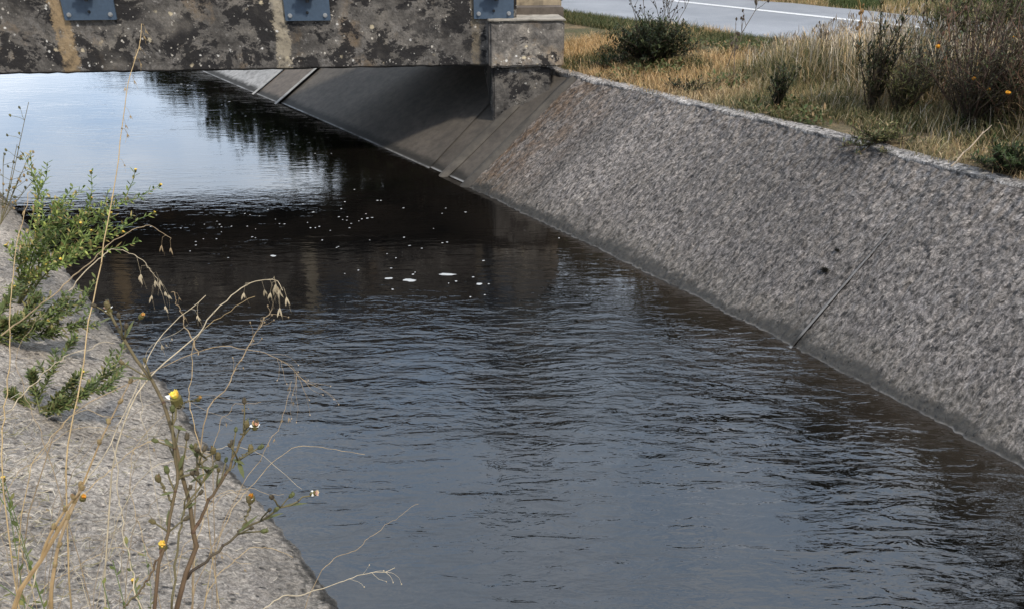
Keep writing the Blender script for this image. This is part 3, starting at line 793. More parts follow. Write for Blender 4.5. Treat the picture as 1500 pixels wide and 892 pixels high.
BG = [(.12, .11, .05), (.08, .07, .035), (.20, .15, .08), (.07, .09, .035)]
GG = [(.07, .085, .06), (.05, .065, .045), (.10, .12, .085)]
MG = [(.05, .08, .022), (.07, .10, .03), (.035, .06, .018)]
def on_bank(px, py, z=1.08): return g(px, py, z)
shrub('shrub', on_bank(955, 85, 1.16), .52, .95, 110, .05, .014, DGS, 'dark green bushy shrub with bare twigs on top, beside the road near the abutment', 'shrub', dens=80, bare=.0)
twg = empty('dry_weed', on_bank(965, 80, 1.16), 'bare twiggy weed rising out of the dark green shrub by the road', 'weed')
m = MB(); b = on_bank(965, 80, 1.16)
for i in range(11):
    q = wander(b + V(random.uniform(-.25, .3), random.uniform(-.1, .1), .1), V(random.uniform(-.35, .5), random.uniform(-.2, .2), 1), random.uniform(.6, .85), 8, .09); m.tube(q, (.006, .0025), 4, (.09, .075, .055))
    for j in range(5): 
        k = random.randrange(3, 8); qq = wander(q[k], V(random.uniform(-.8, .8), random.uniform(-.4, .4), .8), random.uniform(.08, .2), 3, .15); m.tube(qq, (.0035, .002), 3, (.09, .075, .055)); m.ball(qq[-1], .011, (.05, .04, .03), 4, 3)
m.build('stem', WOOD, twg)
shrub('weed', on_bank(1138, 155, 1.06), .58, .12, 22, .045, .012, DGS, 'small narrow dark green upright weed standing alone in the dry grass', 'weed', dens=50, shape='col', bare=0)
shrub('weed', on_bank(1275, 165, 1.08), 1.2, .16, 34, .06, .014, [(.06, .075, .03), (.10, .095, .045), (.045, .055, .025)], 'tall narrow dark weed reaching across the road view left of the big bush', 'weed', dens=46, shape='col', bare=0)
shrub('shrub', on_bank(1352, 150, 1.12), .75, .5, 50, .04, .014, GG, 'grey green round shrub between the tall narrow weed and the big dark bush', 'shrub', dens=50)
shrub('shrub', on_bank(1425, 185, 1.08), 1.3, .8, 100, .04, .010, BG, 'big dark brown twiggy bush with orange flowers at the right edge', 'bush', twigpal=((.10, .07, .05), (.14, .09, .07), (.06, .045, .035)), dens=52, bare=.0, flower=(.75, .33, .02), nfl=9, shape='col', per=1.2)
shrub('shrub', on_bank(1500, 200, 1.08), 1.2, .75, 80, .045, .012, BG + MG, 'tall reddish brown and green bush cut by the right edge of the view', 'bush', twigpal=((.16, .09, .06), (.12, .08, .05)), dens=50, flower=(.75, .33, .02), nfl=6, shape='col')
YG = [(.16, .18, .06), (.12, .14, .045), (.25, .23, .09), (.08, .10, .035), (.34, .27, .14)]
shrub('shrub', on_bank(1400, 120, 1.14), 1.35, .8, 80, .06, .014, YG, 'tall yellow green bush reaching the top of the view behind the big dark bush', 'bush', dens=64, bare=0, shape='col')
shrub('shrub', on_bank(1480, 130, 1.14), 1.5, .9, 80, .06, .014, YG + BG, 'tall mixed green bush in the upper right corner behind the reddish bush', 'bush', dens=64, bare=0, shape='col', flower=(.75, .40, .04), nfl=6)
shrub('weed', on_bank(1322, 165, 1.1), .7, .4, 36, .06, .009, YG, 'loose yellow green weed between the tall narrow weed and the grey green shrub', 'weed', dens=40, bare=0, shape='col')
shrub('weed', on_bank(1480, 248, 1.03), .28, .5, 34, .06, .012, MG, 'low bright green leafy weed at the foot of the bush on the wall top', 'weed', dens=40)
shrub('weed', on_bank(1290, 205, 1.04), .12, .6, 34, .05, .010, YG + [(.10, .11, .04)], 'low green weed tuft at the foot of the tall narrow weed', 'weed', dens=36)
shrub('weed', on_bank(890, 92, 1.1), .11, .6, 30, .05, .011, MG, 'low green grassy tuft on the straw right of the abutment', 'weed', dens=26)
shrub('weed', on_bank(905, 75, 1.14), .13, .5, 24, .05, .011, MG, 'low green tuft just left of the dark shrub', 'weed', dens=26)
shrub('weed', on_bank(1010, 130, 1.05), .13, .5, 26, .045, .011, MG + DG, 'low green weed patch in the straw below the dark shrub', 'weed', dens=26)
# tall dry stalks one can tell apart
DRY_L = ['dry brown stalk leaning right in the grass right of the dark shrub', 'dry brown forked stalk crossing the white road line', 'dry stalk with orange tinge near the far road edge']
def stalk(base, top, r, col, nb, label, cat='stalk', heads=True, name='dry_stalk', group=None, sp=.22):
    rt = empty(name, base, label, cat, group); m = MB(); n = 9
    side = (top - base).length * .05
    pts = [base.lerp(top, k / n) + V(random.gauss(0, side * .25), random.gauss(0, side * .25), 0) * (0 if k in (0,) else 1) for k in range(n + 1)]
    m.tube(pts, (r, r * .45), 5, col)
    hd = MB(); H = (top - base).length
    for j in range(nb):
        k = random.randrange(3, n + 1); d = (top - base).normalized() + rdir(.1) * .7; q = wander(pts[k], d, H * random.uniform(.08, sp), 4, .12); m.tube(q, (r * .5, r * .3), 4, col)
        if heads: hd.ball(q[-1], r * random.uniform(1.6, 2.8), tuple(x * .7 for x in col), 5, 4, (1, 1, 1.5), .2)
    m.join(hd); m.build('stem', WOOD, rt)
    return rt
for (bx_, by_, tx_, ty_, lab, c) in ((1060, 105, 1110, 5, 'dark dry branching stalk leaning right, tallest right of the dark shrub', (.10, .075, .05)),
        (1185, 110, 1215, 28, 'short brown dry stalk standing against the grey road', (.16, .12, .08)),
        (1255, 130, 1262, 18, 'orange tinged dry stalk just left of the tall narrow weed', (.36, .21, .08)),
        (1075, 110, 1078, 35, 'bushy brown dry stalk against the road, below the white line', (.14, .11, .08)),
        (1225, 120, 1205, 40, 'thin grey dry stalk leaning left in front of the road', (.18, .15, .11)),
        (1330, 120, 1355, 20, 'dark dry stalk rising beside the grey green shrub', (.09, .07, .05)),
        (1380, 160, 1395, 5, 'tall reddish dry stalk left of the big dark bush', (.20, .11, .07))):
    b = on_bank(bx_, by_, 1.14); t = P(tx_, ty_, (b - V(0, 0, CAM_H)).length * .985)
    dcam = b.y * math.cos(TH) + (CAM_H - b.z) * math.sin(TH); t = P(tx_, ty_, dcam); stalk(b, t, .006, c, 9, lab)
b = on_bank(1393, 244, 1.02); t = P(1452, 184, b.y * math.cos(TH) + (CAM_H - b.z) * math.sin(TH)); stalk(b, t, .006, (.42, .33, .24), 1, 'pale bare broken stalk leaning right over the top of the canal wall', heads=False)

# trees across the road, mirrored in the canal
def tree(base, H, W, label):
    r = empty('tree', base, label, 'tree', 'trees across the road seen only as reflections'); st = MB(); lf = MB()
    tr = wander(base, V(0, 0, 1), H * .78, 8, .05); st.tube(tr, (.22, .07), 8, (.06, .045, .035)); 
    for i in range(34):
        k = random.randrange(1, 9); d = rdir(.15); q = wander(tr[k], d, W * random.uniform(.4, .75), 6, .15); st.tube(q, (.06, .015), 4, (.06, .045, .035))
        for c_ in range(7):
            c = q[random.randrange(2, 7)] + rdir(0) * random.uniform(.1, 1.0)
            for _ in range(26): lf.leaf(c + rdir(0) * random.uniform(0, .9), rdir(.1), V(0, 0, 1), random.uniform(.3, .55), .3, random.choice(DG + MG))
    st.build('trunk', WOOD, r); lf.build('crown', VEG, r); return r
for (x, y, h_, w_) in ((1.6, 25.5, 10.2, 6), (6.0, 24, 10.2, 6.5), (10.8, 23, 12, 7), (15, 20.5, 14.5, 7), (15.5, 15.5, 16, 7.5), (13.2, 10.6, 16, 7)):
    tree(V(x, y, 1.05), h_, w_, 'tree standing across the road, seen only as a dark reflection in the canal')
for k in range(24):
    f = k / 23; p = V(-1.2, 13.2, 1.0).lerp(V(-21, 39.5, 1.0), f ** 1.25) + V(.84, .54, 0) * random.uniform(.5, 1.1)
    shrub('shrub', p, 2.1 + random.uniform(-.2, .3) + .4 * f, 1.9 + 1.2 * f, 30, .24, .13, DG + MG, 'bush on the bank upstream of the bridge, seen only as a dark reflection', 'shrub', dens=64, bare=0, group='bushes on the bank upstream seen as reflections', shape='col')

# ------------------------------------------------------------------ left bank plants
def bez(pts, n=18):
    """smooth curve through points (centripetal, so uneven spacing does not overshoot)"""
    P_ = [Vector(p) for p in pts]; m = len(P_); out = []
    P_ = [P_[0] * 2 - P_[1]] + P_ + [P_[-1] * 2 - P_[-2]]
    tt = [0.0]
    for i in range(1, len(P_)): tt.append(tt[-1] + max(1e-4, (P_[i] - P_[i - 1]).length) ** .5)
    per = max(2, n // (m - 1))
    for i in range(1, m):
        t0, t1, t2, t3 = tt[i - 1:i + 3]; a, b, c, d = P_[i - 1:i + 3]
        for j in range(per):
            t = t1 + (t2 - t1) * j / per
            A1 = a * ((t1 - t) / (t1 - t0)) + b * ((t - t0) / (t1 - t0)); A2 = b * ((t2 - t) / (t2 - t1)) + c * ((t - t1) / (t2 - t1)); A3 = c * ((t3 - t) / (t3 - t2)) + d * ((t - t2) / (t3 - t2))
            B1_ = A1 * ((t2 - t) / (t2 - t0)) + A2 * ((t - t0) / (t2 - t0)); B2_ = A2 * ((t3 - t) / (t3 - t1)) + A3 * ((t - t1) / (t3 - t1))
            out.append(B1_ * ((t2 - t) / (t2 - t1)) + B2_ * ((t - t1) / (t2 - t1)))
    out.append(P_[m]); return out
def slope_hit(px, py):
    """point where the ray of a photo position meets the left bank"""
    u = (px - 750) / FPX; v = (py - 446) / FPX
    dr = V(u, math.cos(TH) - v * math.sin(TH), -(math.sin(TH) + v * math.cos(TH))); k = .3
    while k < 14:
        p = V(0, 0, CAM_H) + dr * k; q = (p.x - LA[0]) * LM[0] + (p.y - LA[1]) * LM[1]
        if p.z < float(left_z(np.array(q))): break
        k += .01
    return p
def root_at(p, dx=0, dy=0):
    x = p.x + dx; y = p.y + dy; q = (x - LA[0]) * LM[0] + (y - LA[1]) * LM[1]
    return V(x, y, float(left_z(np.array(max(q, 0)))) - .02)
YEL = (.88, .68, .12)
def head(mb_pet, mb_cup, p, d, r, petals=True, col=YEL):
    """small composite flower: green-brown cup, yellow disc"""
    d = d.normalized(); mb_cup.tube([p - d * r * 1.8, p - d * r * 1.0, p], [r * .3, r * .75, r * .7], 8, (.16, .14, .05))
    a = d.orthogonal().normalized(); b = d.cross(a)
    for k in range(14):
        t = 2 * math.pi * k / 14; o = (a * math.cos(t) + b * math.sin(t))
        mb_pet.leaf(p + o * r * .3, (o * (.9 if petals else .35) + d).normalized(), d, r * random.uniform(.7, 1.05), r * .42, tuple(x * random.uniform(.8, 1.15) for x in col), 0, -.05)
    for k in range(10):
        t = random.uniform(0, 6.28); rr = random.uniform(0, .5) * r; mb_pet.ball(p + (a * math.cos(t) + b * math.sin(t)) * rr + d * r * .35, r * .18, (col[0], col[1] * .8, col[2]), 5, 3)
def leafy(name, base, ends, label, leafL=.05, leafW=.013, pal=((.15, .20, .05), (.20, .25, .075), (.09, .14, .03), (.30, .34, .09), (.34, .27, .10)), nleaf=70, side=5, flowers=8, cat='weed', sag=.1, up=.0, r0=.005):
    r = empty(name, base, label, cat); st = MB(); lf = MB(); tips = []
    for e in ends:
        mid = base.lerp(e, .5) + V(0, 0, sag * (e - base).length) + V(random.gauss(0, .02), random.gauss(0, .02), 0)
        pts = bez([base + V(random.gauss(0, .02), random.gauss(0, .02), 0), mid, e], 16); st.tube(pts, (r0, r0 * .44), 5, (.12, .12, .05), (.14, .2, .06)); L = (e - base).length
        seqs = [(pts, L)]
        for j in range(side):
            k = random.randrange(5, len(pts) - 1); t = (pts[k] - pts[k - 1]).normalized(); q = wander(pts[k], t + rdir(.1) * .7 + V(0, 0, up), L * random.uniform(.15, .36), 6, .10, -.03); st.tube(q, (r0 * .6, r0 * .3), 4, (.14, .2, .06)); seqs.append((q, (q[-1] - q[0]).length))
        for q, l in seqs:
            tips.append((q[-1], (q[-1] - q[-2]).normalized())); nl = int(nleaf * l / L * (1 if q is pts else 1.1)); az = random.uniform(0, 6)
            for i in range(nl):
                f = (i + random.random()) / nl * (len(q) - 1.001); kk = int(f)
                if q is pts and f < (len(q) * .12): continue
                pp = q[kk].lerp(q[kk + 1], f - kk); t = (q[kk + 1] - q[kk]).normalized(); a = t.orthogonal().normalized(); b = t.cross(a); az += 2.4
                o = a * math.cos(az) + b * math.sin(az); c = random.choice(pal); v = random.uniform(.65, 1.3)
                lf.leaf(pp, o + t * .9 + V(0, 0, .15), V(0, 0, 1), leafL * random.uniform(.55, 1.15) * (1.1 - .45 * f / len(q)), leafW * random.uniform(.8, 1.2), tuple(x * v for x in c))
    st.build('stem', WOOD, r); lf.build('foliage', VEG, r)
    random.shuffle(tips)
    for p, d in tips[:flowers]:
        m = MB(); c = MB(); head(m, c, p, d + V(0, 0, .6), .014 * leafL / .075); fo = m.build('flower', PETAL, r); c.build('calyx', VEG, fo)
    return r
# upper green clump: rooted on the slope off the left edge, arms reach out over the water
def near(px, py, d): return P(px, py, d)
bA = slope_hit(30, 445); dA = bA.y * math.cos(TH) + (CAM_H - bA.z) * math.sin(TH)
leafy('yellow_flowered_weed', bA, [P(x, y, dA * k) for x, y, k in ((190, 292, .95), (150, 315, .97), (112, 285, 1.0), (62, 268, 1.0), (180, 340, .93), (95, 325, .95), (150, 368, .93), (85, 300, .93), (125, 350, .95), (60, 345, .93), (110, 385, .9), (30, 372, .93), (135, 305, .98))],
      'large bright green leafy weed with yellow flowers arching from the left bank over the water', nleaf=64, side=7, flowers=20, leafL=.055, leafW=.014)
bB = slope_hit(-25, 500); dB = bB.y * math.cos(TH) + (CAM_H - bB.z) * math.sin(TH)
leafy('yellow_flowered_weed', bB, [P(x, y, dB * k) for x, y, k in ((140, 478, 1.05), (115, 455, 1.06), (95, 490, 1.04), (60, 440, 1.05), (125, 440, 1.08), (30, 420, 1.05), (70, 470, 1.02), (20, 470, 1.02))],
      'middle leafy weed hanging low across the pale slope under the large weed', nleaf=75, side=7, flowers=3, leafL=.05, leafW=.014, pal=((.10, .13, .04), (.15, .18, .06), (.07, .09, .03), (.22, .2, .08)), sag=.03)
bC = slope_hit(60, 598); dC = bC.y * math.cos(TH) + (CAM_H - bC.z) * math.sin(TH)
leafy('yellow_flowered_weed', bC, [P(x, y, dC * k) for x, y, k in ((188, 532, 1.02), (105, 500, 1.0), (165, 560, 1.0), (130, 580, .99), (45, 545, 1.0), (20, 580, 1.0), (100, 590, .98), (118, 548, .99))],
      'lowest small leafy weed sprawling on the pale slope, one orange flower beneath it', nleaf=65, side=5, flowers=3, leafL=.045, leafW=.012, pal=((.10, .13, .045), (.15, .18, .065), (.07, .09, .03), (.22, .2, .08)), sag=.0)
bD = slope_hit(-30, 400)
dD = bD.y * math.cos(TH) + (CAM_H - bD.z) * math.sin(TH)
stk = empty('wild_carrot', bD, 'thin dark stemmed weed with tiny seed heads at the left edge above the water', 'weed')
m = MB(); hd = MB()
for (x, y) in ((25, 212), (45, 222), (30, 255), (5, 228), (60, 250), (42, 150)):
    q = bez([bD, P(0, 330, dD), P(x, y, dD)], 14); m.tube(q, (.004, .0018), 4, (.14, .12, .06))
    for j in range(9):
        k = random.randrange(9, 14); qq = wander(q[k], V(random.uniform(-1, 1), random.uniform(-.3, .3), random.uniform(-.1, .9)), random.uniform(.04, .10), 3, .2); m.tube(qq, (.0018, .0012), 3, (.14, .13, .06)); hd.ball(qq[-1], .009, random.choice(((.16, .15, .06), (.28, .2, .1), (.09, .09, .05))), 4, 3, (1, 1, 1.2), .3)
m.join(hd); m.build('stem', WOOD, stk)

# grasses that cross the view: one object per stem
STRAW = (.40, .29, .15); STRAW2 = (.27, .20, .12); PALE = (.42, .35, .24)
def ground_end(p0, p1):
    """continue a stem from p0 (lowest seen point) to the ground below the frame"""
    d = (p0 - p1).normalized(); q = V(p0.x + d.x * .3, p0.y + d.y * .3 - .12, 0); r = root_at(q); return r
def grass_stem(pp, r, col, label, spikelets=0, drop=.03, name='oat_grass', root=True, branches=0, blen=.08, group=None, cat='grass stem', knots=True, from_k=.55, headcol=None):
    pts = [P(*a) for a in pp]
    ctrl = pts if not root else [ground_end(pts[0], pts[1])] + [pts[0]] + pts[1:]
    path = bez(ctrl, 40); rt = empty(name, path[0], label, cat, group); r = r * .64; wj = [V(random.gauss(0, 1), random.gauss(0, 1), random.gauss(0, 1)) * .0016 for _ in path]; path = [p + (wj[i] + wj[i - 1] + wj[i - 2]) * .6 for i, p in enumerate(path)]; m = MB(); m.tube(path, (r * 1.2, r * .5), 5, col, tuple(x * 1.05 for x in col))
    n = len(path)
    if knots:
        for f in (.3, .5, .68): 
            k = int(n * f); m.ball(path[k], r * 1.5, tuple(x * .55 for x in col), 6, 4, (1, 1, 1.4))
    hd = MB(); hc = headcol or tuple(min(1, x * 1.1) for x in col)
    for j in range(spikelets):
        k = int(n * (from_k + (1 - from_k) * (j + random.random()) / spikelets)); k = min(k, n - 1)
        o = V(random.gauss(0, 1), random.gauss(0, 1), random.uniform(-.6, .6)).normalized()
        q = [path[k], path[k] + o * drop * .35 + V(0, 0, -.1 * drop), path[k] + o * drop * .55 + V(0, 0, -drop * .8)]; m.tube(q, (r * .3, r * .2), 3, col)
        e = q[-1]
        for w in (-1, 1):
            hd.leaf(e, V(.25 * w + o.x * .2, o.y * .3, -1), V(0, 1, 0), drop * random.uniform(.3, .75), drop * .11, hc, .4, .05)
        hd.tube([e, e + V(random.gauss(0, .006), random.gauss(0, .006), -drop * 1.1)], (r * .16, r * .1), 3, hc)
    for j in range(branches):
        k = random.randrange(int(n * from_k), n); t = (path[k] - path[k - 1]).normalized()
        q = wander(path[k], t + rdir(0) * .8, blen * random.uniform(.5, 1.2), 7, .18, .05); m.tube(q, (r * .4, r * .2), 3, col); hd.ball(q[-1], r * 1.3, hc, 5, 4, (1, 1, 1.4), .2)
    m.join(hd); m.build('stem', WOOD, rt)
    return rt
grass_stem([(95, 720, 1.15), (118, 560, 1.2), (148, 385, 1.28), (178, 210, 1.36), (193, 110, 1.4), (205, 35, 1.44)], .0017, STRAW, 'tallest pale straw stem, rising from the left bank up to the bridge beam', 12, .014, from_k=.62, name='straw_stalk')
grass_stem([(0, 493, 1.3), (70, 440, 1.35), (130, 385, 1.42), (180, 345, 1.48), (215, 332, 1.5), (250, 348, 1.5)], .0016, STRAW2, 'thin straw stem arching right across the green weed, tip bent down', 2, .02, root=False, name='straw_stalk', knots=False, from_k=.9)
grass_stem([(165, 690, 1.1), (215, 560, 1.15), (285, 490, 1.2), (330, 440, 1.24), (370, 414, 1.27), (400, 410, 1.28), (415, 425, 1.28)], .0016, PALE, 'arching oat stem with drooping papery spikelets over mid water', 9, .026, from_k=.7)
grass_stem([(100, 425, 1.5), (150, 375, 1.55), (175, 366, 1.6), (205, 380, 1.6), (228, 405, 1.6), (235, 425, 1.6)], .0013, PALE, 'short drooping oat stem with white spikelets beside the green weed', 8, .03, root=False, knots=False)
grass_stem([(300, 620, 1.0), (335, 560, 1.03), (360, 510, 1.05), (385, 470, 1.08), (397, 455, 1.1)], .0013, STRAW2, 'brown twiggy stem with small dark side heads right of the oat stem', 0, .02, branches=14, blen=.03, from_k=.45)
grass_stem([(80, 640, 1.1), (190, 560, 1.15), (300, 512, 1.2), (370, 512, 1.22), (420, 535, 1.22), (450, 560, 1.22)], .0011, STRAW2, 'thin stem arching low to the right ending in a tangled brown head', 0, .02, branches=14, blen=.07, from_k=.66, headcol=(.45, .36, .25))
grass_stem([(290, 520, 1.25), (275, 480, 1.27), (262, 450, 1.28), (252, 428, 1.28)], .0014, STRAW2, 'short stiff straw tip pointing up left over the dark water', 2, .012, root=False, name='straw_stalk', knots=False)
grass_stem([(470, 835, 1.25), (520, 805, 1.3), (565, 770, 1.33), (613, 737, 1.35)], .0009, STRAW2, 'single fine straw pointing up right over the near water', 0, root=True, name='straw_stalk', knots=False)
grass_stem([(380, 895, 1.15), (450, 868, 1.2), (510, 848, 1.22), (580, 832, 1.25)], .0013, PALE, 'low pale straw reaching right across the near waterline, forked at its tip', 0, root=True, branches=6, blen=.035, from_k=.75, name='straw_stalk', knots=False)
grass_stem([(40, 892, .95), (75, 800, .98), (105, 735, 1.0), (160, 650, 1.04), (230, 500, 1.1), (300, 430, 1.15)], .0015, PALE, 'long straw crossing the pale slope from lower left to the dark water', 3, .016, name='straw_stalk', from_k=.8)
grass_stem([(205, 892, .95), (190, 820, .97), (175, 730, 1.0), (165, 650, 1.02)], .0014, PALE, 'pale upright straw left of the woody flowering weed', 0, name='straw_stalk')
grass_stem([(0, 610, 1.0), (50, 560, 1.03), (100, 520, 1.06), (170, 500, 1.1)], .001, PALE, 'fine pale straw bending over the lowest leafy weed', 0, name='straw_stalk', root=False, knots=False)
grass_stem([(5, 720, .95), (10, 560, 1.0), (16, 430, 1.05), (30, 330, 1.1), (45, 280, 1.12)], .0012, STRAW, 'thin straw rising along the left edge through the leafy weeds', 4, .014, name='straw_stalk', from_k=.7)
grass_stem([(280, 892, .9), (330, 760, .94), (400, 640, 1.0), (430, 560, 1.04)], .0009, STRAW2, 'fine grey straw leaning right past the woody weed flower heads', 6, .012, name='straw_stalk', from_k=.7)
# more fine dry stems tangled over the slope
rs2 = random.Random(12)
for i in range(26):
    x = rs2.uniform(-20, 330); y = rs2.uniform(640, 900); a = rs2.uniform(-.5, 1.2); L = rs2.uniform(90, 260); d = rs2.uniform(1.0, 1.5)
    pp = [(x, y, d), (x + L * .35 * math.sin(a), y - L * .35 * math.cos(a), d + .03), (x + L * .7 * math.sin(a + .15), y - L * .7 * math.cos(a + .15), d + .05), (x + L * math.sin(a + .45), y - L * math.cos(a + .45) + 10, d + .06)]
    grass_stem(pp, rs2.uniform(.0006, .0011), rs2.choice((PALE, STRAW2, (.25, .2, .14), STRAW)), 'fine dry stem in the tangle over the near left slope', rs2.choice((0, 0, 3)), .012, name='dry_stalk', group='fine dry stems tangled over the near left slope', knots=False)

# woody flowering weed in the foreground ---------------------------------------
wd = empty('woody_weed', root_at(P(255, 900, .86), 0, -.12), 'woody brown branching weed with yellow flower heads, closest plant at the lower left', 'weed')
rootp = root_at(P(255, 900, .86), 0, -.12)
BRN = (.105, .062, .038); BRG = (.13, .11, .055)
m = MB(); buds = MB(); lf = MB()
def seg(pp, r0, r1, c0=BRN, c1=BRG, extra=None):
    r0 *= .72; r1 *= .8; pts = bez(([extra] if extra else []) + [P(*a) for a in pp], 20); pts = [p + V(random.gauss(0, .0012), random.gauss(0, .0012), random.gauss(0, .0012)) for p in pts]; m.tube(pts, (r0, r1), 7, c0, c1)
    for q in range(2, len(pts) - 1, 4): m.ball(pts[q], (r0 + (r1 - r0) * q / len(pts)) * 1.22, tuple(x * .8 for x in c0), 6, 4)
    return pts
p1 = seg([(258, 892, .86), (285, 800, .87), (283, 780, .87), (265, 690, .88), (240, 590, .90), (200, 525, .92), (170, 478, .93), (158, 450, .93)], .0042, .0018, extra=rootp)
p2 = seg([(283, 782, .87), (300, 745, .88), (330, 695, .89), (355, 640, .90), (362, 625, .90)], .0028, .0014)
p3 = seg([(272, 846, .865), (320, 805, .87), (352, 778, .88), (400, 750, .89), (455, 724, .90)], .0026, .0011, (.06, .045, .035))
p4 = seg([(225, 892, .84), (240, 800, .85), (252, 740, .86), (258, 690, .865), (253, 640, .87), (257, 600, .88)], .0030, .0016, extra=rootp + V(-.01, .01, .01))
p5 = seg([(352, 778, .88), (362, 750, .885), (368, 735, .885)], .0014, .0012, BRG)
p6 = seg([(252, 892, .85), (262, 790, .86), (272, 745, .865), (300, 700, .87), (318, 672, .875)], .0018, .001, BRG, BRG)
p7 = seg([(258, 705, .87), (280, 690, .87), (300, 675, .872), (312, 662, .873)], .0018, .001, BRG, BRG)
p8 = seg([(252, 740, .86), (240, 715, .862), (235, 705, .862)], .0018, .001, BRG, BRG)
p9 = seg([(330, 695, .89), (352, 670, .892), (368, 660, .893)], .0012, .0009, BRG, BRG)
p10 = seg([(240, 800, .85), (215, 850, .84), (180, 892, .83)], .0016, .0014)
p11 = seg([(257, 600, .88), (272, 590, .88), (292, 583, .88)], .001, .0008, BRG, BRG)
def bud(p, d, r=.0045, col=(.16, .13, .06)):
    d = d.normalized(); r = r * .72; buds.tube([p - d * r * .5, p + d * r * .3, p + d * r * 1.6, p + d * r * 2.3], [r * .45, r * .95, r * .85, r * .35], 7, col)
    for k in range(5):
        buds.leaf(p, (d + rdir(0) * .5).normalized(), V(0, 0, 1), r * 2.6, r * .7, tuple(x * random.uniform(.7, 1.5) for x in col), .1, -.1)
for pts, ks in ((p1, (8, 11, 13, 15)), (p2, (8, 12, 15)), (p4, (7, 10, 12, 14, 16)), (p6, (10, 14, 16)), (p7, (8, 14)), (p3, (9, 13, 16)), (p9, (8,))):
    for k in ks:
        k = min(k, len(pts) - 1)
        for j in range(2):
            q = wander(pts[k], (pts[k] - pts[k - 1]).normalized() + rdir(.2) * 1.1, random.uniform(.012, .04), 3, .12); m.tube(q, (.0011, .0008), 4, BRG); bud(q[-1], q[-1] - q[-2], random.uniform(.003, .0045), random.choice(((.16, .13, .06), (.10, .08, .05), (.12, .13, .05))))
        lf.leaf(pts[k], rdir(.2) + V(.3, 0, 0), V(0, 0, 1), random.uniform(.015, .03), .005, (.12, .13, .05), .3, .3)
for e in (p2[-1], p7[-1], p8[-1], p5[-1], p6[-1], p9[-1], p1[-1]): bud(e, V(0, 0, 1) + rdir() * .3, .005)
m.build('stem', WOOD, wd, True); lf.join(buds); lf.build('foliage', VEG, wd)
def big_head(p, d, r, col, lab=None, white=0, petals=False):
    r *= .85
    a = MB(); c = MB(); head(a, c, p, d, r, petals, col)
    for k in range(white):
        o = rdir(.1) * 1.0; a.leaf(p - d.normalized() * r * .3, o + V(-.5, -.3, 0), d, r * random.uniform(1.0, 1.5), r * .8, (.8, .8, .78), .1, .3)
    f = a.build('flower', PETAL, wd); c.build('calyx', VEG, f); 
    if lab: f['label'] = lab
big_head(P(257, 582, .88), V(0, -.2, 1), .0105, YEL, 'largest yellow flower head with one white petal left', 2)
big_head(P(238, 798, .85), V(.1, -.3, 1), .007, YEL, 'small yellow flower head low on the woody stem')
big_head(P(368, 728, .885), V(.1, -.2, 1), .006, (.65, .30, .03), 'orange flower head with white petals', 2)
big_head(P(374, 622, .90), V(.3, -.2, .9), .006, (.45, .30, .15), 'spent brown flower head with white rays', 4, True)
big_head(P(462, 722, .905), V(.9, -.2, .4), .005, (.6, .45, .3), 'pale dry flower head at the end of the right branch', 3, True)
big_head(P(292, 583, .88), V(.6, -.2, .7), .004, (.5, .33, .1))
big_head(P(208, 462, .94), V(.6, -.2, .7), .005, (.6, .36, .1))
big_head(P(158, 452, .93), V(-.2, -.2, 1), .0055, (.45, .36, .22), None, 2, True)
# second dry woody weed at lower left corner
wd2 = empty('dry_weed', root_at(P(40, 900, .9), -.02, -.1), 'dead straw coloured forked weed at the bottom left corner', 'weed'); r2 = root_at(P(40, 900, .9), -.02, -.1)
m = MB(); buds = MB()
OC = (.30, .20, .09)
for pp, a_, b_ in (([(20, 892, .9), (60, 820, .91), (95, 760, .92), (115, 725, .93), (118, 705, .93)], .0034, .0016), ([(75, 892, .9), (80, 830, .9), (88, 790, .905), (112, 730, .93)], .0026, .0016), ([(60, 820, .91), (70, 790, .91), (100, 740, .92), (125, 712, .93)], .002, .0012), ([(115, 725, .93), (150, 640, .95), (195, 550, .97)], .0012, .0007)):
    q = bez([P(*x) for x in pp], 18) if pp[0][1] < 890 else bez([r2] + [P(*x) for x in pp], 18)
    m.tube(q, (a_, b_), 6, OC, STRAW2)
    for k in range(8, len(q), 3): bud(q[k], (q[k] - q[k - 1]) + rdir() * .01, .004, (.30, .22, .11))
m.build('stem', WOOD, wd2); buds.build('foliage', VEG, wd2)
m = MB(); c = MB(); head(m, c, P(122, 728, .925), V(.5, -.3, .8), .005, False, (.7, .4, .05)); f = m.build('flower', PETAL, wd2); c.build('calyx', VEG, f)
# small green sprouts at the bottom
for (x, y, d, ends, lab) in ((160, 900, 1.0, ((165, 820), (185, 795), (150, 850), (195, 850)), 'small yellow green sprout beside the foot of the woody weed'),
                             (-5, 800, 1.0, ((5, 700), (12, 735), (-8, 680)), 'small green sprout cut by the left edge low down')):
    base = root_at(P(x, y, d)); leafy('sprout', base, [P(a, b, d) for a, b in ends], lab, .017, .005, ((.14, .15, .04), (.20, .19, .06), (.09, .11, .03)), 60, 1, 2, sag=0, r0=.0011)

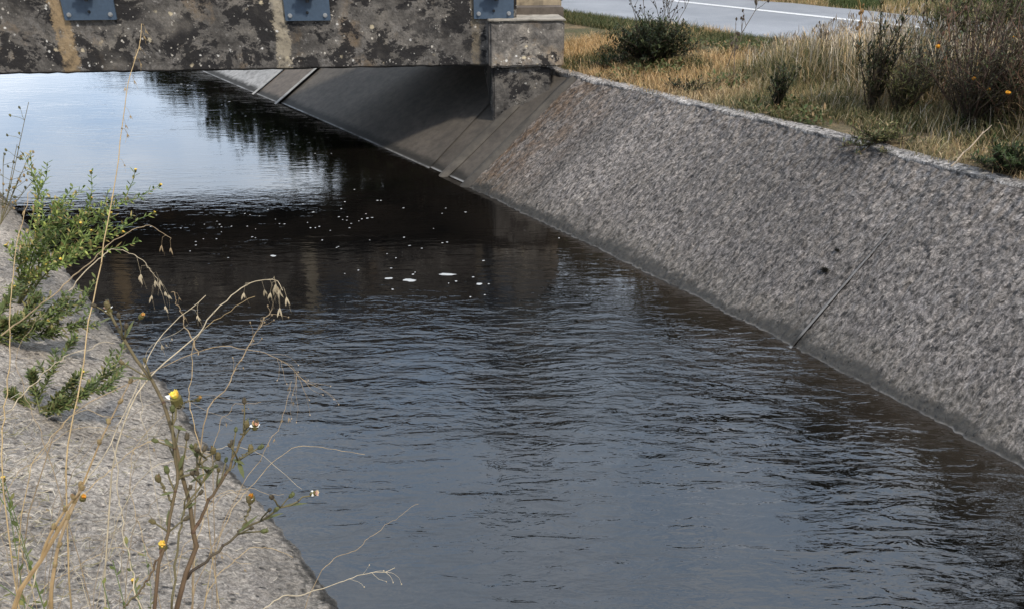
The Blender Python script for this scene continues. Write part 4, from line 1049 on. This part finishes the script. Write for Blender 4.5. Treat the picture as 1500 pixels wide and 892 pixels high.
# litter of curled dry fibres on the near left slope
m = MB(); rl = random.Random(3)
for i in range(9000):
    u = rl.uniform(-1.2, 4.0); q = rl.betavariate(2.2, 1.6) * 1.7 + .08
    if rl.random() > (.25 + .9 * max(0, (q - .5))) * (1 if u < 1.6 else .45): continue
    x = LA[0] + LD[0] * u + LM[0] * q; y = LA[1] + LD[1] * u + LM[1] * q; z = float(left_z(np.array(q))) + .022
    a = rl.uniform(0, 6.28); L = rl.uniform(.02, .09); c = rl.choice(((.42, .36, .27), (.30, .25, .18), (.5, .45, .36), (.16, .13, .10), (.22, .2, .1)))
    b = a + rl.uniform(-1.6, 1.6); p0 = V(x, y, z); p1_ = p0 + V(math.cos(a), math.sin(a), rl.uniform(0, .35)) * L * .5; p2_ = p1_ + V(math.cos(b), math.sin(b), rl.uniform(-.3, .2)) * L * .5
    m.tube([p0, p1_, p2_], (.0016, .0009), 3, c)
tag(m.build('straw_litter', WOOD), 'curled dry fibres and straw litter lying on the near left slope', 'straw litter', kind='stuff')

# debris on the right slope: two small dark tufts
for (x, y, r, lab) in ((1208, 397, .03, 'dark round moss tuft stuck on the right slope'), (1226, 368, .02, 'smaller dark moss tuft higher on the right slope')):
    z = .5
    for _ in range(60):   # walk down the ray to the slope plane
        p = g(x, y, z); w = WRs[np.argmin(((WRs - np.array((p.x, p.y))) ** 2).sum(1))]
        ss_ = s_at(WRs, (p.x, p.y)) ; w = interp_poly(WRs, np.array([ss_]))[0]; dist = math.hypot(p.x - w[0], p.y - w[1]); zn = dist / 1.5
        z = z * .7 + zn * .3
    m = MB(); 
    for k in range(160): m.leaf(p + rdir(0) * r * random.random() * .8, rdir(.2), V(0, 0, 1), r * .7, r * .25, random.choice(((.02, .018, .014), (.04, .035, .02), (.012, .012, .01))))
    o = m.build('moss_tuft', VEG); o.data.transform(Matrix.Translation(-p)); o.location = p; tag(o, lab, 'moss tuft')

# ------------------------------------------------------------------ light
W = bpy.data.worlds.new('World'); scn.world = W; W.use_nodes = True
nt = W.node_tree; bg = nt.nodes['Background']
SUN_EL = math.radians(54); SUN_AZ = math.radians(138)      # compass-like: 0 = +Y, 90 = +X
sky = nt.nodes.new('ShaderNodeTexSky'); sky.sky_type = 'NISHITA'; sky.sun_disc = False
sky.sun_elevation = SUN_EL; sky.sun_rotation = SUN_AZ; sky.air_density = 1.2; sky.dust_density = 2.5; sky.ozone_density = 1.5
tc = nt.nodes.new('ShaderNodeTexCoord'); mp = nt.nodes.new('ShaderNodeMapping'); mp.inputs['Scale'].default_value = (1, 1, 2.6)
nz = nt.nodes.new('ShaderNodeTexNoise'); nz.inputs['Scale'].default_value = 1.9; nz.inputs['Detail'].default_value = 7; nz.inputs['Roughness'].default_value = .6
rp = nt.nodes.new('ShaderNodeValToRGB'); rp.color_ramp.elements[0].position = .36; rp.color_ramp.elements[1].position = .66
mx = nt.nodes.new('ShaderNodeMix'); mx.data_type = 'RGBA'
n2 = nt.nodes.new('ShaderNodeTexNoise'); n2.inputs['Scale'].default_value = 3.2; n2.inputs['Detail'].default_value = 6; n2.inputs['Roughness'].default_value = .6
nt.links.new(mp.outputs[0], n2.inputs['Vector'])
rc = nt.nodes.new('ShaderNodeValToRGB'); rc.color_ramp.elements[0].position = .38; rc.color_ramp.elements[1].position = .62
rc.color_ramp.elements[0].color = (.46, .60, .80, 1); rc.color_ramp.elements[1].color = (.84, .90, .98, 1); nt.links.new(n2.outputs['Fac'], rc.inputs[0])
sc_ = nt.nodes.new('ShaderNodeVectorMath'); sc_.operation = 'SCALE'; sc_.inputs['Scale'].default_value = 22.0; nt.links.new(rc.outputs[0], sc_.inputs[0])
nt.links.new(sc_.outputs[0], mx.inputs[7])
nt.links.new(tc.outputs['Generated'], mp.inputs[0]); nt.links.new(mp.outputs[0], nz.inputs['Vector']); nt.links.new(nz.outputs['Fac'], rp.inputs[0])
mm = nt.nodes.new('ShaderNodeMath'); mm.operation = 'MULTIPLY'; mm.inputs[1].default_value = .75; nt.links.new(rp.outputs[0], mm.inputs[0])
# broad bright cloud bank over the upstream half of the sky
dt = nt.nodes.new('ShaderNodeVectorMath'); dt.operation = 'DOT_PRODUCT'; dt.inputs[1].default_value = (-.25, .90, .36)
r2_ = nt.nodes.new('ShaderNodeMapRange'); r2_.inputs['From Min'].default_value = .1; r2_.inputs['From Max'].default_value = .75; r2_.inputs['To Max'].default_value = .85
ad = nt.nodes.new('ShaderNodeMath'); ad.operation = 'ADD'; ad.use_clamp = True
nt.links.new(tc.outputs['Generated'], dt.inputs[0]); nt.links.new(dt.outputs['Value'], r2_.inputs[0])
mm.inputs[1].default_value = .35
nt.links.new(mm.outputs[0], ad.inputs[0]); nt.links.new(r2_.outputs[0], ad.inputs[1]); nt.links.new(ad.outputs[0], mx.inputs[0]); nt.links.new(sky.outputs[0], mx.inputs[6]); nt.links.new(mx.outputs[2], bg.inputs[0])
bg.inputs[1].default_value = .11
sl = bpy.data.lights.new('sun', 'SUN'); sl.energy = 3.3; sl.angle = math.radians(5); sl.color = (1, .93, .82)
so = bpy.data.objects.new('sun', sl); COL.objects.link(so)
sd = V(math.sin(SUN_AZ) * math.cos(SUN_EL), math.cos(SUN_AZ) * math.cos(SUN_EL), math.sin(SUN_EL))
so.rotation_euler = sd.to_track_quat('Z', 'Y').to_euler()

# ------------------------------------------------------------------ camera
cd = bpy.data.cameras.new('camera'); cam = bpy.data.objects.new('camera', cd); COL.objects.link(cam)
cam.location = (0, 0, CAM_H); cam.rotation_euler = (math.pi / 2 - TH, 0, 0)
cd.sensor_width = 36; cd.lens = FPX / 1500 * 36; cd.clip_start = .05; cd.clip_end = 2000
scn.camera = cam
scn.view_settings.view_transform = 'Standard'; scn.view_settings.look = 'None'; scn.view_settings.exposure = 0
scn.render.resolution_x = 1024; scn.render.resolution_y = 608
